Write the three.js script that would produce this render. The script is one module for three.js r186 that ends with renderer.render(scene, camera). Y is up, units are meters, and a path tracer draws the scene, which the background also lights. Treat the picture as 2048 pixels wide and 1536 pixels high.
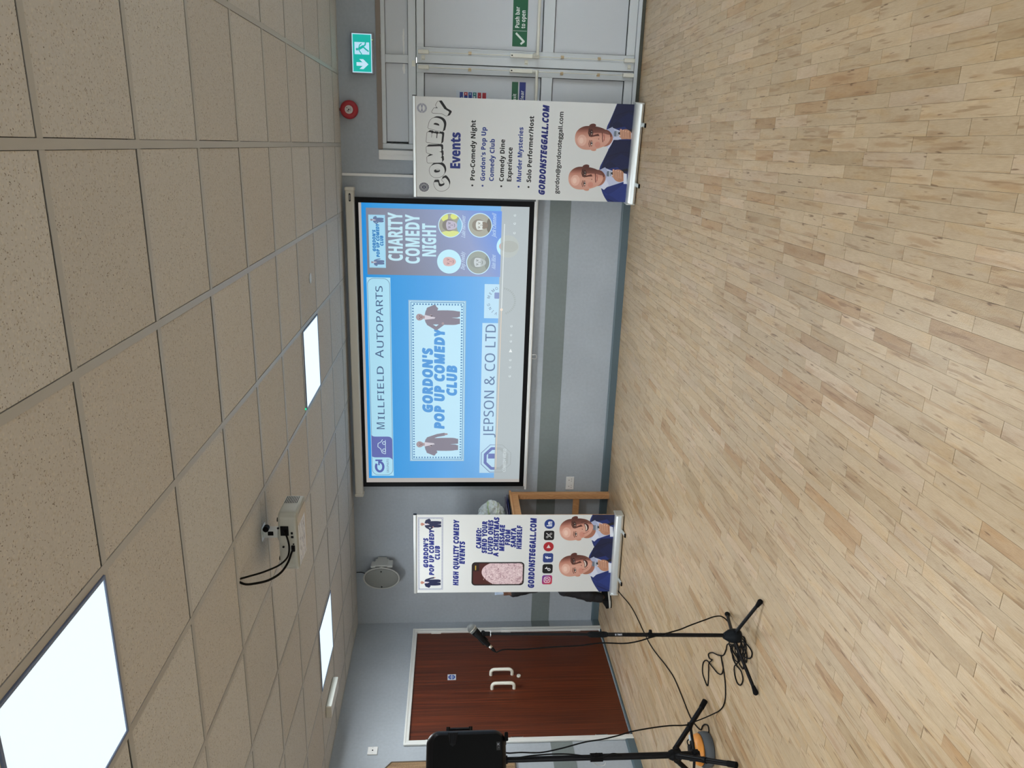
import * as THREE from 'three';
import { RoundedBoxGeometry } from 'three/addons/geometries/RoundedBoxGeometry.js';
import { mergeGeometries } from 'three/addons/utils/BufferGeometryUtils.js';
import { RectAreaLightUniformsLib } from 'three/addons/lights/RectAreaLightUniformsLib.js';
import { MarchingCubes } from 'three/addons/objects/MarchingCubes.js';
import { ImprovedNoise } from 'three/addons/math/ImprovedNoise.js';

// ---------- camera, sky, lights, exposure ----------
// The photograph is stored lying on its side: the camera is rolled a quarter turn, world up points to the left of the frame.
const scene = new THREE.Scene();
const CAM = { f: 1491.6, yaw: 0.3088, pitch: -0.0791, roll: 0.0084, pos: [5.094, 1.6656, 7.1716] };
const camera = new THREE.PerspectiveCamera(2 * Math.atan(768 / CAM.f) * 180 / Math.PI, 2048 / 1536, 0.05, 60);
camera.position.set(...CAM.pos);
camera.rotation.set(CAM.pitch, CAM.yaw, CAM.roll, 'YXZ');
camera.rotateZ(-Math.PI / 2);
scene.add(camera);
scene.background = new THREE.Color(0.86, 0.94, 1.0);         // overcast daylight: enters by the side windows, glimpsed through the gap over the exit doors
scene.backgroundIntensity = 11.5;

const renderer = new THREE.WebGLRenderer({ antialias: true });
renderer.toneMapping = THREE.LinearToneMapping;
renderer.toneMappingExposure = 1.06;
renderer.shadowMap.enabled = true;
RectAreaLightUniformsLib.init();

const H = 2.693;                                             // ceiling height
const GX = 5.063, GZ = 0.342, T = 0.6;                       // ceiling grid origin and pitch
const PANEL = { intensity: 30, color: [0.93, 0.975, 1.0], glow: [0.80, 0.93, 0.97] };

// ---------- helpers ----------
const flat = (g) => (g.index ? g.toNonIndexed() : g);
function rng(seed) { let a = seed >>> 0; return () => { a = (a + 0x6D2B79F5) >>> 0; let t = a; t = Math.imul(t ^ (t >>> 15), t | 1); t ^= t + Math.imul(t ^ (t >>> 7), t | 61); return ((t ^ (t >>> 14)) >>> 0) / 4294967296; }; }
const noise = new ImprovedNoise();
const fbm = (x, y, z = 0, o = 3) => { let s = 0, a = 0.5, f = 1; for (let i = 0; i < o; i++) { s += a * noise.noise(x * f, y * f, z + i * 7.3); a *= 0.5; f *= 2; } return s; };
const clamp = (v, a = 0, b = 1) => Math.min(b, Math.max(a, v));
const lerp = (a, b, t) => a + (b - a) * t;
const sm = (a, b, x) => { const t = clamp((x - a) / (b - a)); return t * t * (3 - 2 * t); };

const used = {};
function numbered(n) { const k = used[n] = (used[n] ?? -1) + 1; return k ? n + '_' + String(k).padStart(3, '0') : n; }
function cast(m) { m.castShadow = true; m.receiveShadow = true; return m; }
function mesh(name, geo, mat, parent, label) {
  const m = cast(new THREE.Mesh(Array.isArray(geo) ? J(...geo) : geo, mat));
  m.name = parent ? name : numbered(name);
  if (label) m.userData.label = label;
  (parent || scene).add(m);
  return m;
}
function tag(o, label, category, group) { o.userData.label = label; o.userData.category = category; if (group) o.userData.group = group; return o; }
function thing(name, label, category, pos = [0, 0, 0], turn = 0, group) {
  const o = new THREE.Group(); o.name = numbered(name); o.position.set(...pos); o.rotation.y = turn; scene.add(o);
  return tag(o, label, category, group);
}
function struct(name, geo, mat) { const m = mesh(name, geo, mat); m.userData.kind = 'structure'; return m; }
function structGroup(name, pos = [0, 0, 0]) { const o = new THREE.Group(); o.name = name; o.position.set(...pos); o.userData.kind = 'structure'; scene.add(o); return o; }

function J(...gs) {
  const list = gs.flat(3).map((g) => { const q = g.index ? g.toNonIndexed() : g; for (const k of Object.keys(q.attributes)) if (!['position', 'normal', 'uv', 'color'].includes(k)) q.deleteAttribute(k); q.clearGroups?.(); return q; });
  return list.length === 1 ? list[0] : mergeGeometries(list, false);
}
// uv in metres on box-like geometry, by the dominant normal
function metreUV(g, ox = 0, oy = 0) {
  const p = g.attributes.position, n = g.attributes.normal, uv = new Float32Array(p.count * 2);
  for (let i = 0; i < p.count; i++) {
    const ax = Math.abs(n.getX(i)), ay = Math.abs(n.getY(i)), az = Math.abs(n.getZ(i)); let u, v;
    if (ay > ax && ay > az) { u = p.getX(i); v = p.getZ(i); } else if (ax > az) { u = p.getZ(i); v = p.getY(i); } else { u = p.getX(i); v = p.getY(i); }
    uv[2 * i] = u + ox; uv[2 * i + 1] = v + oy;
  }
  g.setAttribute('uv', new THREE.BufferAttribute(uv, 2)); return g;
}
const box = (x0, x1, y0, y1, z0, z1) => { const g = new THREE.BoxGeometry(x1 - x0, y1 - y0, z1 - z0).toNonIndexed(); g.translate((x0 + x1) / 2, (y0 + y1) / 2, (z0 + z1) / 2); return metreUV(g); };
const rbox = (x0, x1, y0, y1, z0, z1, r = 0.004, s = 2) => { const w = x1 - x0, h = y1 - y0, d = z1 - z0; let g = new RoundedBoxGeometry(w, h, d, s, Math.min(r, 0.49 * Math.min(w, h, d))); if (g.index) g = g.toNonIndexed(); g.translate((x0 + x1) / 2, (y0 + y1) / 2, (z0 + z1) / 2); return metreUV(g); };
const V = (a) => new THREE.Vector3(...a);
const cyl = (r0, r1, h, x = 0, y = 0, z = 0, seg = 20) => { const g = new THREE.CylinderGeometry(r1, r0, h, seg); g.translate(x, y + h / 2, z); return g.toNonIndexed(); };
function rod(a, b, r0, r1 = r0, seg = 12) {
  const A = V(a), B = V(b), d = B.clone().sub(A), L = d.length(), g = new THREE.CylinderGeometry(r1, r0, L, seg);
  g.translate(0, L / 2, 0); g.applyQuaternion(new THREE.Quaternion().setFromUnitVectors(new THREE.Vector3(0, 1, 0), d.normalize())); g.translate(...a); return g.toNonIndexed();
}
const tube = (pts, r, seg, closed = false, rs = 8) => new THREE.TubeGeometry(new THREE.CatmullRomCurve3(pts.map(V), closed, 'centripetal'), seg || pts.length * 8, r, rs, closed).toNonIndexed();
const lathe = (pts, seg = 28) => new THREE.LatheGeometry(pts.map((p) => new THREE.Vector2(...p)), seg).toNonIndexed();
const sphere = (r, x = 0, y = 0, z = 0, s = 16) => { const g = new THREE.SphereGeometry(r, s, Math.max(8, s * 0.75 | 0)); g.translate(x, y, z); return g.toNonIndexed(); };
function ext(pts, depth, bevel = 0, curve = 8) {             // extrude an outline [[x,y],...] or a Shape along +z
  const s = pts instanceof THREE.Shape ? pts : new THREE.Shape(pts.map((p) => new THREE.Vector2(...p)));
  return new THREE.ExtrudeGeometry(s, { depth, bevelEnabled: bevel > 0, bevelSize: bevel, bevelThickness: bevel, bevelSegments: 2, curveSegments: curve });
}
function rrect(w, h, r) { const s = new THREE.Shape(), x = -w / 2, y = -h / 2; s.moveTo(x + r, y); s.lineTo(x + w - r, y); s.quadraticCurveTo(x + w, y, x + w, y + r); s.lineTo(x + w, y + h - r); s.quadraticCurveTo(x + w, y + h, x + w - r, y + h); s.lineTo(x + r, y + h); s.quadraticCurveTo(x, y + h, x, y + h - r); s.lineTo(x, y + r); s.quadraticCurveTo(x, y, x + r, y); return s; }
// a thin board whose front (+z) carries a print; the other faces take the print's plain margin
function printed(w, h, d, blank = [0.004, 0.5]) {
  const g = new THREE.BoxGeometry(w, h, d).toNonIndexed(), n = g.attributes.normal, uv = g.attributes.uv;
  for (let i = 0; i < n.count; i++) if (n.getZ(i) < 0.5) uv.setXY(i, ...blank);
  return g;
}
const std = (o) => new THREE.MeshStandardMaterial(o);
const hex = (h) => new THREE.Color(h);
const inky = (h, rough, spec = 0.3) => new THREE.MeshPhysicalMaterial({ color: hex(h), roughness: rough, metalness: 0, specularIntensity: spec });
const mat = (h, rough = 0.6, extra = {}) => std({ color: hex(h), roughness: rough, metalness: 0, ...extra });
function canvas(w, h) { const c = document.createElement('canvas'); c.width = w; c.height = h; return [c, c.getContext('2d')]; }
function ctex(c, rep) { const t = new THREE.CanvasTexture(c); t.colorSpace = THREE.SRGBColorSpace; t.anisotropy = 8; if (rep) { t.wrapS = t.wrapT = THREE.RepeatWrapping; t.repeat.set(1 / rep[0], 1 / rep[1]); } return t; }
function dtex(w, h, fn, rep, srgb = true) {
  const d = new Uint8Array(w * h * 4);
  for (let j = 0; j < h; j++) for (let i = 0; i < w; i++) { const c = fn(i, j), k = 4 * (j * w + i); d[k] = clamp(c[0], 0, 255); d[k + 1] = clamp(c[1], 0, 255); d[k + 2] = clamp(c[2], 0, 255); d[k + 3] = 255; }
  const t = new THREE.DataTexture(d, w, h, THREE.RGBAFormat); t.magFilter = THREE.LinearFilter; t.minFilter = THREE.LinearMipmapLinearFilter; t.generateMipmaps = true; if (srgb) t.colorSpace = THREE.SRGBColorSpace;
  if (rep) { t.wrapS = t.wrapT = THREE.RepeatWrapping; t.repeat.set(1 / rep[0], 1 / rep[1]); }
  t.needsUpdate = true; return t;
}

// ---------- materials ----------
const GRAD = (() => { const R = rng(77), g = new Float32Array(2048); for (let i = 0; i < 1024; i++) { const a = R() * 6.2831853; g[2 * i] = Math.cos(a); g[2 * i + 1] = Math.sin(a); } return g; })();
function lattice(x, y, px, py, seed) {                      // gradient noise that repeats after px, py cells
  const xi = Math.floor(x), yi = Math.floor(y), fx = x - xi, fy = y - yi, u = fx * fx * fx * (fx * (fx * 6 - 15) + 10), v = fy * fy * fy * (fy * (fy * 6 - 15) + 10);
  const x0 = ((xi % px) + px) % px, x1 = (x0 + 1) % px, y0 = ((yi % py) + py) % py, y1 = (y0 + 1) % py;
  const hh = (a, b) => ((Math.imul(a + 131 * seed, 73856093) ^ Math.imul(b + 17 * seed, 19349663) ^ Math.imul(seed + 1, 83492791)) >>> 7) & 1023;
  const d = (a, b, dx, dy) => { const k = 2 * hh(a, b); return GRAD[k] * dx + GRAD[k + 1] * dy; };
  return lerp(lerp(d(x0, y0, fx, fy), d(x1, y0, fx - 1, fy), u), lerp(d(x0, y1, fx, fy - 1), d(x1, y1, fx - 1, fy - 1), u), v);
}
const periodic = (x, y, fx, fy, w, h, z, o = 3) => { fx = Math.max(1, Math.round(fx)); fy = Math.max(1, Math.round(fy)); let s = 0, a = 0.85; for (let k = 0; k < o; k++) { s += a * lattice(x / w * fx, y / h * fy, fx, fy, z * 5 + k); a *= 0.5; fx *= 2; fy *= 2; } return s; };
const woodTex = (() => {                                     // maple: 1.6 m along the grain (u) by 0.8 m across (v)
  const w = 2048, h = 1024;
  return dtex(w, h, (i, j) => {
    const broad = periodic(i, j, 5, 16, w, h, 1), fine = periodic(i, j, 40, 230, w, h, 5), wave = periodic(i, j, 4, 9, w, h, 9);
    const mott = periodic(i, j, 26, 30, w, h, 3);
    let t = 0.5 + broad * 0.30 + fine * 0.30 + mott * 0.16;
    const ring = Math.sin((j / h * 34 + wave * 9) * 6.283); t += 0.05 * ring;
    const st = periodic(i, j, 4, 22, w, h, 21), streak = sm(0.16, 0.44, st + 0.35 * wave + 0.18 * fine);
    const st2 = periodic(i, j, 6, 44, w, h, 25), fleck = sm(0.30, 0.44, st2 + 0.2 * wave), warm = sm(0.05, 0.4, periodic(i, j, 5, 15, w, h, 41));
    const kn = periodic(i, j, 12, 52, w, h, 33), dark = sm(0.43, 0.56, kn);
    const k = 0.36 * streak, k2 = 0.36 * fleck, q = 0.6 * dark;
    let r = lerp(174, 205, t), g = lerp(149, 185, t), b = lerp(116, 154, t);
    g -= 4 * warm; b -= 9 * warm; r = lerp(r, 152, k); g = lerp(g, 114, k); b = lerp(b, 76, k); r = lerp(r, 124, k2); g = lerp(g, 92, k2); b = lerp(b, 60, k2);
    r = lerp(r, 96, q); g = lerp(g, 70, q); b = lerp(b, 46, q);
    return [r, g, b];
  }, [1.6, 0.8]);
})();
const tileTex = (() => {                                     // mineral fibre: 0.9 m square of fissures and pin holes
  const S = 1024, [c, x] = canvas(S, S), R = rng(5);
  x.fillStyle = '#c9c7c3'; x.fillRect(0, 0, S, S);
  for (let k = 0; k < 9000; k++) { x.fillStyle = R() < 0.5 ? 'rgba(222,214,202,.35)' : 'rgba(184,174,160,.35)'; const r = 1 + R() * 5; x.beginPath(); x.ellipse(R() * S, R() * S, r, r * 0.7, R() * 3, 0, 7); x.fill(); }
  for (let k = 0; k < 3600; k++) {
    const px = R() * S, py = R() * S, a = R() * 6.28, l = 1 + R() * R() * 7; x.lineCap = 'round'; x.lineWidth = 1.0 + R() * 1.9;
    x.strokeStyle = `rgba(88,76,62,${0.25 + 0.5 * R()})`;
    for (const [dx, dy] of [[0, 0], [S, 0], [-S, 0], [0, S], [0, -S]]) { x.beginPath(); x.moveTo(px + dx, py + dy); x.lineTo(px + dx + l * Math.cos(a), py + dy + l * Math.sin(a)); x.stroke(); }
  }
  for (let k = 0; k < 260; k++) { x.fillStyle = 'rgba(66,52,40,.75)'; x.beginPath(); x.ellipse(R() * S, R() * S, 1.5 + R() * 2, 1 + R(), R() * 3, 0, 7); x.fill(); }
  return ctex(c, [0.9, 0.9]);
})();
const veneerTex = (() => {                                   // sapele: straight vertical ribbon grain, u across 0.8 m, v along 2.4 m
  const w = 1024, h = 512;
  return dtex(w, h, (i, j) => {
    const wob = periodic(i, j, 3, 2, w, h, 2) * 0.012 * w, ii = (i + wob + w) % w;
    const a = periodic(ii, j, 32, 1.6, w, h, 4, 2), b = periodic(ii, j, 90, 3, w, h, 8, 2), c = periodic(ii, j, 300, 22, w, h, 12, 2);
    const t = clamp(0.5 + a * 0.5 + b * 0.75 + c * 0.3);
    return [lerp(60, 112, t), lerp(26, 50, t), lerp(10, 22, t)];
  }, [0.8, 2.4]);
})();
const pineTex = (() => { const w = 256, h = 1024; return dtex(w, h, (i, j) => { const wv = periodic(i, j, 2, 3, w, h, 4), t = 0.5 + 0.5 * Math.sin((i / w * 16 + wv * 5) * 6.283), f = periodic(i, j, 60, 10, w, h, 6); const k = clamp(0.55 + 0.35 * t + f * 0.5); return [lerp(176, 214, k), lerp(120, 163, k), lerp(74, 112, k)]; }, [0.25, 1.0]); })();
const corkTex = (() => { const w = 512, h = 512; return dtex(w, h, (i, j) => { const st = periodic(i, j, 9, 1.2, w, h, 4), f = periodic(i, j, 90, 90, w, h, 6), k = clamp(0.5 + st * 0.7 + f * 0.8); return [lerp(104, 176, k), lerp(82, 148, k), lerp(60, 112, k)]; }, [0.5, 0.5]); })();
const paintTex = (() => { const w = 512, h = 512; return dtex(w, h, (i, j) => { const a = periodic(i, j, 3, 3, w, h, 4), f = periodic(i, j, 60, 60, w, h, 6), k = 1 + a * 0.05 + f * 0.03; return [255 * k * 0.965, 255 * k * 0.965, 255 * k * 0.965]; }, [1.7, 1.7]); })();
const speckBump = dtex(512, 512, (i, j) => { const v = 128 + 220 * periodic(i, j, 90, 90, 512, 512, 3); return [v, v, v]; }, [0.4, 0.4], false);

const M = {
  pane: new THREE.MeshPhysicalMaterial({ color: hex('#ffffff'), roughness: 0, transmission: 1, thickness: 0, ior: 1.5 }),
  wall: std({ color: new THREE.Color(0.40, 0.445, 0.49), roughness: 0.75, map: paintTex }),
  band: std({ color: new THREE.Color(0.19, 0.225, 0.225), roughness: 0.6, map: paintTex }),
  skirt: std({ color: new THREE.Color(0.085, 0.125, 0.145), roughness: 0.42 }),
  dark: mat('#17150f', 0.9),
  gloss: std({ color: new THREE.Color(0.68, 0.70, 0.68), roughness: 0.35 }),
  hardware: std({ color: new THREE.Color(0.68, 0.68, 0.60), roughness: 0.35 }),
  upvc: std({ color: new THREE.Color(0.60, 0.64, 0.66), roughness: 0.35 }),
  infill: std({ color: new THREE.Color(0.56, 0.59, 0.62), roughness: 0.3 }),
  gasket: mat('#15181a', 0.7),
  grid: std({ color: new THREE.Color(0.46, 0.45, 0.42), roughness: 0.38 }),
  plenum: mat('#0c0b0a', 1),
  veneer: std({ map: veneerTex, roughness: 0.42 }),
  pine: std({ map: pineTex, roughness: 0.5 }),
  cream: std({ color: new THREE.Color(0.72, 0.72, 0.64), roughness: 0.32 }),
  white: std({ color: new THREE.Color(0.74, 0.75, 0.74), roughness: 0.45 }),
  ivory: std({ color: new THREE.Color(0.62, 0.60, 0.53), roughness: 0.45 }),
  black: inky('#08090c', 0.5),
  satin: inky('#06070b', 0.36, 0.4),
  rubber: inky('#070708', 0.8),
  cable: inky('#050505', 0.6),
  steel: std({ color: new THREE.Color(0.62, 0.62, 0.6), roughness: 0.28, metalness: 1 }),
  alu: std({ color: new THREE.Color(0.72, 0.76, 0.76), roughness: 0.38, metalness: 0.75 }),
  brass: std({ color: new THREE.Color(0.55, 0.44, 0.28), roughness: 0.4, metalness: 0.8 }),
};
// ---------- the room ----------
const XR = 8.3, ZN = 11.2, WT = 0.25, TOP = H + 0.42;
// floor: maple strip laid towards the end wall, 55 mm wide
const floor = struct('floor', box(-WT, XR + WT, -0.15, -0.012, -WT, ZN + WT), M.dark);
(() => {
  const R = rng(11), W = 0.055, all = [];
  const m = std({ map: woodTex, vertexColors: true, roughness: 0.36, bumpMap: speckBump, bumpScale: 0.0004 });
  const m2 = m;
  camera.updateMatrixWorld(true); camera.updateProjectionMatrix(); camera.matrixWorldInverse.copy(camera.matrixWorld).invert();
  const P = (x, z) => new THREE.Vector3(x, 0, z).project(camera);
  for (let r = 0, x = 0.005; x < XR; x += W, r++) {
    let z = -R() * 0.4;
    while (z < ZN) {
      const L = 0.17 + R() * 0.36, z0 = Math.max(0.005, z), z1 = Math.min(ZN, z + L); z += L;
      if (z1 - z0 < 0.03) continue;
      const c = [P(x, z0), P(x + W, z0), P(x + W, z1), P(x, z1)], cam = new THREE.Vector3(x, 0, (z0 + z1) / 2).applyMatrix4(camera.matrixWorldInverse);
      let area = 0; if (cam.z < -0.3) { for (let k = 0; k < 4; k++) { const a = c[k], b = c[(k + 1) % 4]; area += a.x * b.y - b.x * a.y; } area = Math.abs(area); if (c.every((q) => Math.abs(q.x) > 1 || Math.abs(q.y) > 1)) area = 0; }
      all.push({ x, z0, z1, area, s: R(), t: R(), u: R(), v: Math.floor(R() * 14), dy: R() });
    }
  }
  all.sort((a, b) => b.area - a.area);
  const geo = (b) => {
    const g = 0.00035, e = b.u < 0.45 ? 0.0011 : 0.0004, y = -0.0006 * b.dy * b.dy, q = box(b.x + g, b.x + W - g, -0.0125, y, b.z0 + e, b.z1 - e);
    const p = q.attributes.position, uv = q.attributes.uv, col = new Float32Array(p.count * 3);
    // mostly pale, a few honey or grey-brown boards
    let k = 0.90 + 0.16 * b.s, rr = 1, gg = 1, bb = 1;
    if (b.t > 0.94) { k *= 0.80; rr = 1.06; gg = 0.93; bb = 0.80; } else if (b.t > 0.84) { k *= 0.90; gg = 0.965; bb = 0.90; } else if (b.t < 0.10) { k *= 1.05; bb = 1.06; }
    for (let i = 0; i < p.count; i++) { uv.setXY(i, p.getZ(i) - b.z0 + b.u * 1.6, p.getX(i) - b.x + b.v * 0.057); col[3 * i] = k * rr; col[3 * i + 1] = k * gg; col[3 * i + 2] = k * bb; }
    q.setAttribute('color', new THREE.BufferAttribute(col, 3)); return q;
  };
  all.slice(0, 299).forEach((b) => mesh('floor_board', geo(b), m, floor));
  const rest = mesh('floor_boards_beyond', all.slice(299).map(geo), m2, floor); rest.userData.kind = 'stuff';
})();

// walls with thickness; the doors stand in real openings
const D1 = { z0: 0.165, z1: 1.765, h: 2.045 };               // brown double door, left wall
const D2 = { x0: 5.04, x1: 6.50, h: 2.325 };                 // white exit doors, far wall
struct('wall_far', [box(-WT, D2.x0, -0.15, TOP, -WT, 0), box(D2.x1, XR + WT, -0.15, TOP, -WT, 0), box(D2.x0, D2.x1, D2.h, TOP, -WT, 0)], M.wall);
struct('wall_left', [box(-WT, 0, -0.15, TOP, 0, D1.z0), box(-WT, 0, -0.15, TOP, D1.z1, ZN), box(-WT, 0, D1.h, TOP, D1.z0, D1.z1)], M.wall);
const WIN = [[1.2, 3.1], [4.4, 6.3]], WY = [0.85, 1.92];     // daylight comes in by two windows in the right wall, outside the frame
struct('wall_right', [box(XR, XR + WT, -0.15, WY[0], 0, ZN), box(XR, XR + WT, WY[1], TOP, 0, ZN), ...[[0, 1.2], [3.1, 4.4], [6.3, ZN]].map(([a, b]) => box(XR, XR + WT, WY[0], WY[1], a, b))], M.wall);
WIN.forEach(([a, b], k) => {
  const w = structGroup('window_' + (k + 1)), X = XR + 0.12, m = (a + b) / 2;
  mesh('window_frame', [rbox(X, X + 0.06, WY[0], WY[0] + 0.06, a, b), rbox(X, X + 0.06, WY[1] - 0.06, WY[1], a, b), rbox(X, X + 0.06, WY[0] + 0.06, WY[1] - 0.06, a, a + 0.06), rbox(X, X + 0.06, WY[0] + 0.06, WY[1] - 0.06, b - 0.06, b), rbox(X, X + 0.06, WY[0] + 0.06, WY[1] - 0.06, m - 0.03, m + 0.03)], M.upvc, w);
  for (const [c, d] of [[a + 0.06, m - 0.03], [m + 0.03, b - 0.06]]) mesh('pane', box(X + 0.028, X + 0.032, WY[0] + 0.06, WY[1] - 0.06, c, d), M.pane, w);
  mesh('window_sill', rbox(XR - 0.06, XR + 0.13, WY[0] - 0.03, WY[0], a - 0.05, b + 0.05, 0.006), M.upvc, w);
});
struct('ground', box(-20, 40, -0.35, -0.2, -20, 40), std({ color: new THREE.Color(0.32, 0.31, 0.29), roughness: 0.9 }));
const WN = [[0.8, 3.0], [3.7, 5.9]];
struct('wall_near', [box(-WT, XR + WT, -0.15, WY[0], ZN, ZN + WT), box(-WT, XR + WT, WY[1], TOP, ZN, ZN + WT), ...[[-WT, 0.8], [3.0, 3.7], [5.9, XR + WT]].map(([a, b]) => box(a, b, WY[0], WY[1], ZN, ZN + WT))], M.wall);
WN.forEach(([a, b], k) => {
  const w = structGroup('window_' + (k + 3)), Z = ZN + 0.12, m = (a + b) / 2;
  mesh('window_frame', [rbox(a, b, WY[0], WY[0] + 0.06, Z, Z + 0.06), rbox(a, b, WY[1] - 0.06, WY[1], Z, Z + 0.06), rbox(a, a + 0.06, WY[0] + 0.06, WY[1] - 0.06, Z, Z + 0.06), rbox(b - 0.06, b, WY[0] + 0.06, WY[1] - 0.06, Z, Z + 0.06), rbox(m - 0.03, m + 0.03, WY[0] + 0.06, WY[1] - 0.06, Z, Z + 0.06)], M.upvc, w);
  for (const [c, d] of [[a + 0.06, m - 0.03], [m + 0.03, b - 0.06]]) mesh('pane', box(c, d, WY[0] + 0.06, WY[1] - 0.06, Z + 0.028, Z + 0.032), M.pane, w);
  mesh('window_sill', rbox(a - 0.05, b + 0.05, WY[0] - 0.03, WY[0], ZN - 0.06, ZN + 0.13, 0.006), M.upvc, w);
});
struct('trim_1', box(0.002, D2.x0, 0.565, 0.765, 0, 0.0025), M.band);
struct('trim_2', [box(0, 0.0025, 0.565, 0.765, 0.003, 0.138), box(0, 0.0025, 0.565, 0.765, 1.803, ZN)], M.band);
struct('trim_3', box(D2.x1 + 0.02, XR, 0.565, 0.765, 0, 0.0025), M.band);
const skirtProfile = (len) => ext([[0, 0], [0.02, 0], [0.02, 0.066], [0.012, 0.08], [0, 0.08]], len);   // x out of the wall, y up, swept along z
const skirtFar = (x0, x1) => { const g = skirtProfile(x1 - x0); g.rotateY(-Math.PI / 2); g.translate(x1, 0, 0); return metreUV(g); };
const skirtLeft = (z0, z1) => { const g = skirtProfile(z1 - z0); g.translate(0, 0, z0); return metreUV(g); };
struct('baseboard_far', [skirtFar(0.02, D2.x0 - 0.005), skirtFar(D2.x1 + 0.02, XR)], M.skirt);
struct('baseboard_left', [skirtLeft(0, 0.138), skirtLeft(1.803, ZN)], M.skirt);
struct('trim_4', box(5.035, 6.52, 2.318, 2.36, 0, 0.012), std({ color: new THREE.Color(0.24, 0.20, 0.17), roughness: 0.6 }));      // painted strip over the exit doors

// ceiling: 600 mm mineral fibre tiles lying in a metal grid
const ceiling = struct('ceiling', box(-WT, XR + WT, TOP, TOP + 0.15, -WT, ZN + WT), M.plenum);
const PANELS = [[3.563, 5.442, 'large glowing ceiling light panel at the corner of the picture, nearest to the camera'], [3.563, 1.842, 'glowing ceiling light panel above the right part of the projector screen'], [1.163, 1.842, 'glowing ceiling light panel near the brown doors, beside the slim ceiling box'], [1.163, 5.442, 'ceiling light panel near the left wall, level with the nearest panel, outside the picture'], [3.563, 9.042, 'ceiling light panel behind the camera in the middle row'], [1.163, 9.042, 'ceiling light panel behind the camera close to the left wall'], [6.563, 9.042, 'ceiling light panel behind the camera close to the windows']];
(() => {
  const R = rng(23), F = 0.014;
  const mats = [0, 1, 2, 3, 4].map((k) => { const t = tileTex.clone(); t.offset.set(k * 0.37, k * 0.61); t.rotation = [0, Math.PI / 2, Math.PI, 0, Math.PI / 2][k]; const a = [1.0, 0.965, 1.035, 1.02, 0.985][k], b = [1, 0.985, 1.0, 1.02, 0.96][k]; return std({ map: t, color: new THREE.Color(a, a * (0.5 + 0.5 * b), a * b), roughness: 0.92 }); });
  const isPanel = (x, z) => PANELS.some(([a, b]) => Math.abs(a - x) < 0.3 && Math.abs(b - z) < 0.3);
  for (let i = -6; i <= 9; i++) for (let j = -1; j <= 18; j++) {
    const x1 = Math.min(XR, GX - T * i), x0 = Math.max(0.0, GX - T * (i + 1)), z0 = Math.max(0, GZ + T * j), z1 = Math.min(ZN, GZ + T * (j + 1));
    if (x1 - x0 < 0.04 || z1 - z0 < 0.04 || isPanel((x0 + x1) / 2, (z0 + z1) / 2)) continue;
    const far = 0.004 + 0.007 * R() * (R() < 0.8 ? 1 : 0.3), y0 = H + 0.0005 + 0.0012 * R(), g = box(x0 + F + 0.001 + 0.0015 * R(), x1 - F - 0.001 - 0.0015 * R(), y0, H + 0.015, z0 + F + far, z1 - F - 0.0008);
    if (i === 3 && j === 5) { for (const [a, b, c, d] of [[x0 + F, 3.058, z0 + F + 0.004, z1 - F], [3.0585, x1 - F, z0 + F + 0.004, 3.451], [3.0585, x1 - F, 3.4575, z1 - F]]) mesh('ceiling_tile', box(a, b, y0, H + 0.015, c, d), mats[0], ceiling); continue; }   // tile cut for the projector mount
    mesh('ceiling_tile', g, mats[Math.floor(R() * 5)], ceiling);
  }
  for (let i = -6; i <= 8; i++) { const x = GX - T * i; if (x > 0.05 && x < XR - 0.05) mesh('ceiling_tee', [rbox(x - F, x + F, H - 0.0015, H + 0.002, 0, ZN, 0.0006, 1), box(x - 0.002, x + 0.002, H + 0.002, H + 0.035, 0, ZN)], M.grid, ceiling); }
  for (let j = 0; j <= 18; j++) for (let i = -6; i <= 9; i++) { const z = GZ + T * j, x1 = Math.min(XR, GX - T * i), x0 = Math.max(0, GX - T * (i + 1)); if (z < ZN - 0.1 && x1 - x0 > 0.06) mesh('cross_tee', [rbox(x0 + F, x1 - F, H - 0.0008, H + 0.002, z - F, z + F, 0.0005, 1), box(x0 + F, x1 - F, H + 0.002, H + 0.03, z - 0.002, z + 0.002)], M.grid, ceiling); }
  mesh('edge_angle', [box(0, XR, H - 0.001, H + 0.001, 0, 0.024), box(0, 0.024, H - 0.001, H + 0.001, 0.024, ZN), box(0, XR, H, H + 0.001, ZN - 0.024, ZN), box(XR - 0.024, XR, H, H + 0.001, 0, ZN)], M.grid, ceiling);
})();

// LED panels: a glowing face and an area light of the same size just below it
(() => {
  const glow = std({ color: new THREE.Color(0.15, 0.15, 0.15), roughness: 0.5, emissive: new THREE.Color(...PANEL.glow), emissiveIntensity: 1 });
  const rim = std({ color: new THREE.Color(0.16, 0.21, 0.34), roughness: 0.4 });
  const S = 0.284, E = 0.275;
  for (const [x, z, label] of PANELS) {
    const t = thing('ceiling_light', label, 'light', [x, H - 0.002, z], 0, 'square light panels in the ceiling');
    mesh('frame', [box(-S, S, -0.004, 0.012, -S, -E), box(-S, S, -0.004, 0.012, E, S), box(-S, -E, -0.004, 0.012, -E, E), box(E, S, -0.004, 0.012, -E, E), box(-S, S, 0.012, 0.02, -S, S)], rim, t);
    mesh('diffuser', box(-E, E, 0.0, 0.01, -E, E), glow, t);
    const l = new THREE.RectAreaLight(new THREE.Color(...PANEL.color), PANEL.intensity, 2 * E, 2 * E);
    l.position.set(x, H - 0.009, z); l.lookAt(x, 0, z); scene.add(l);
  }
})();
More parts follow.
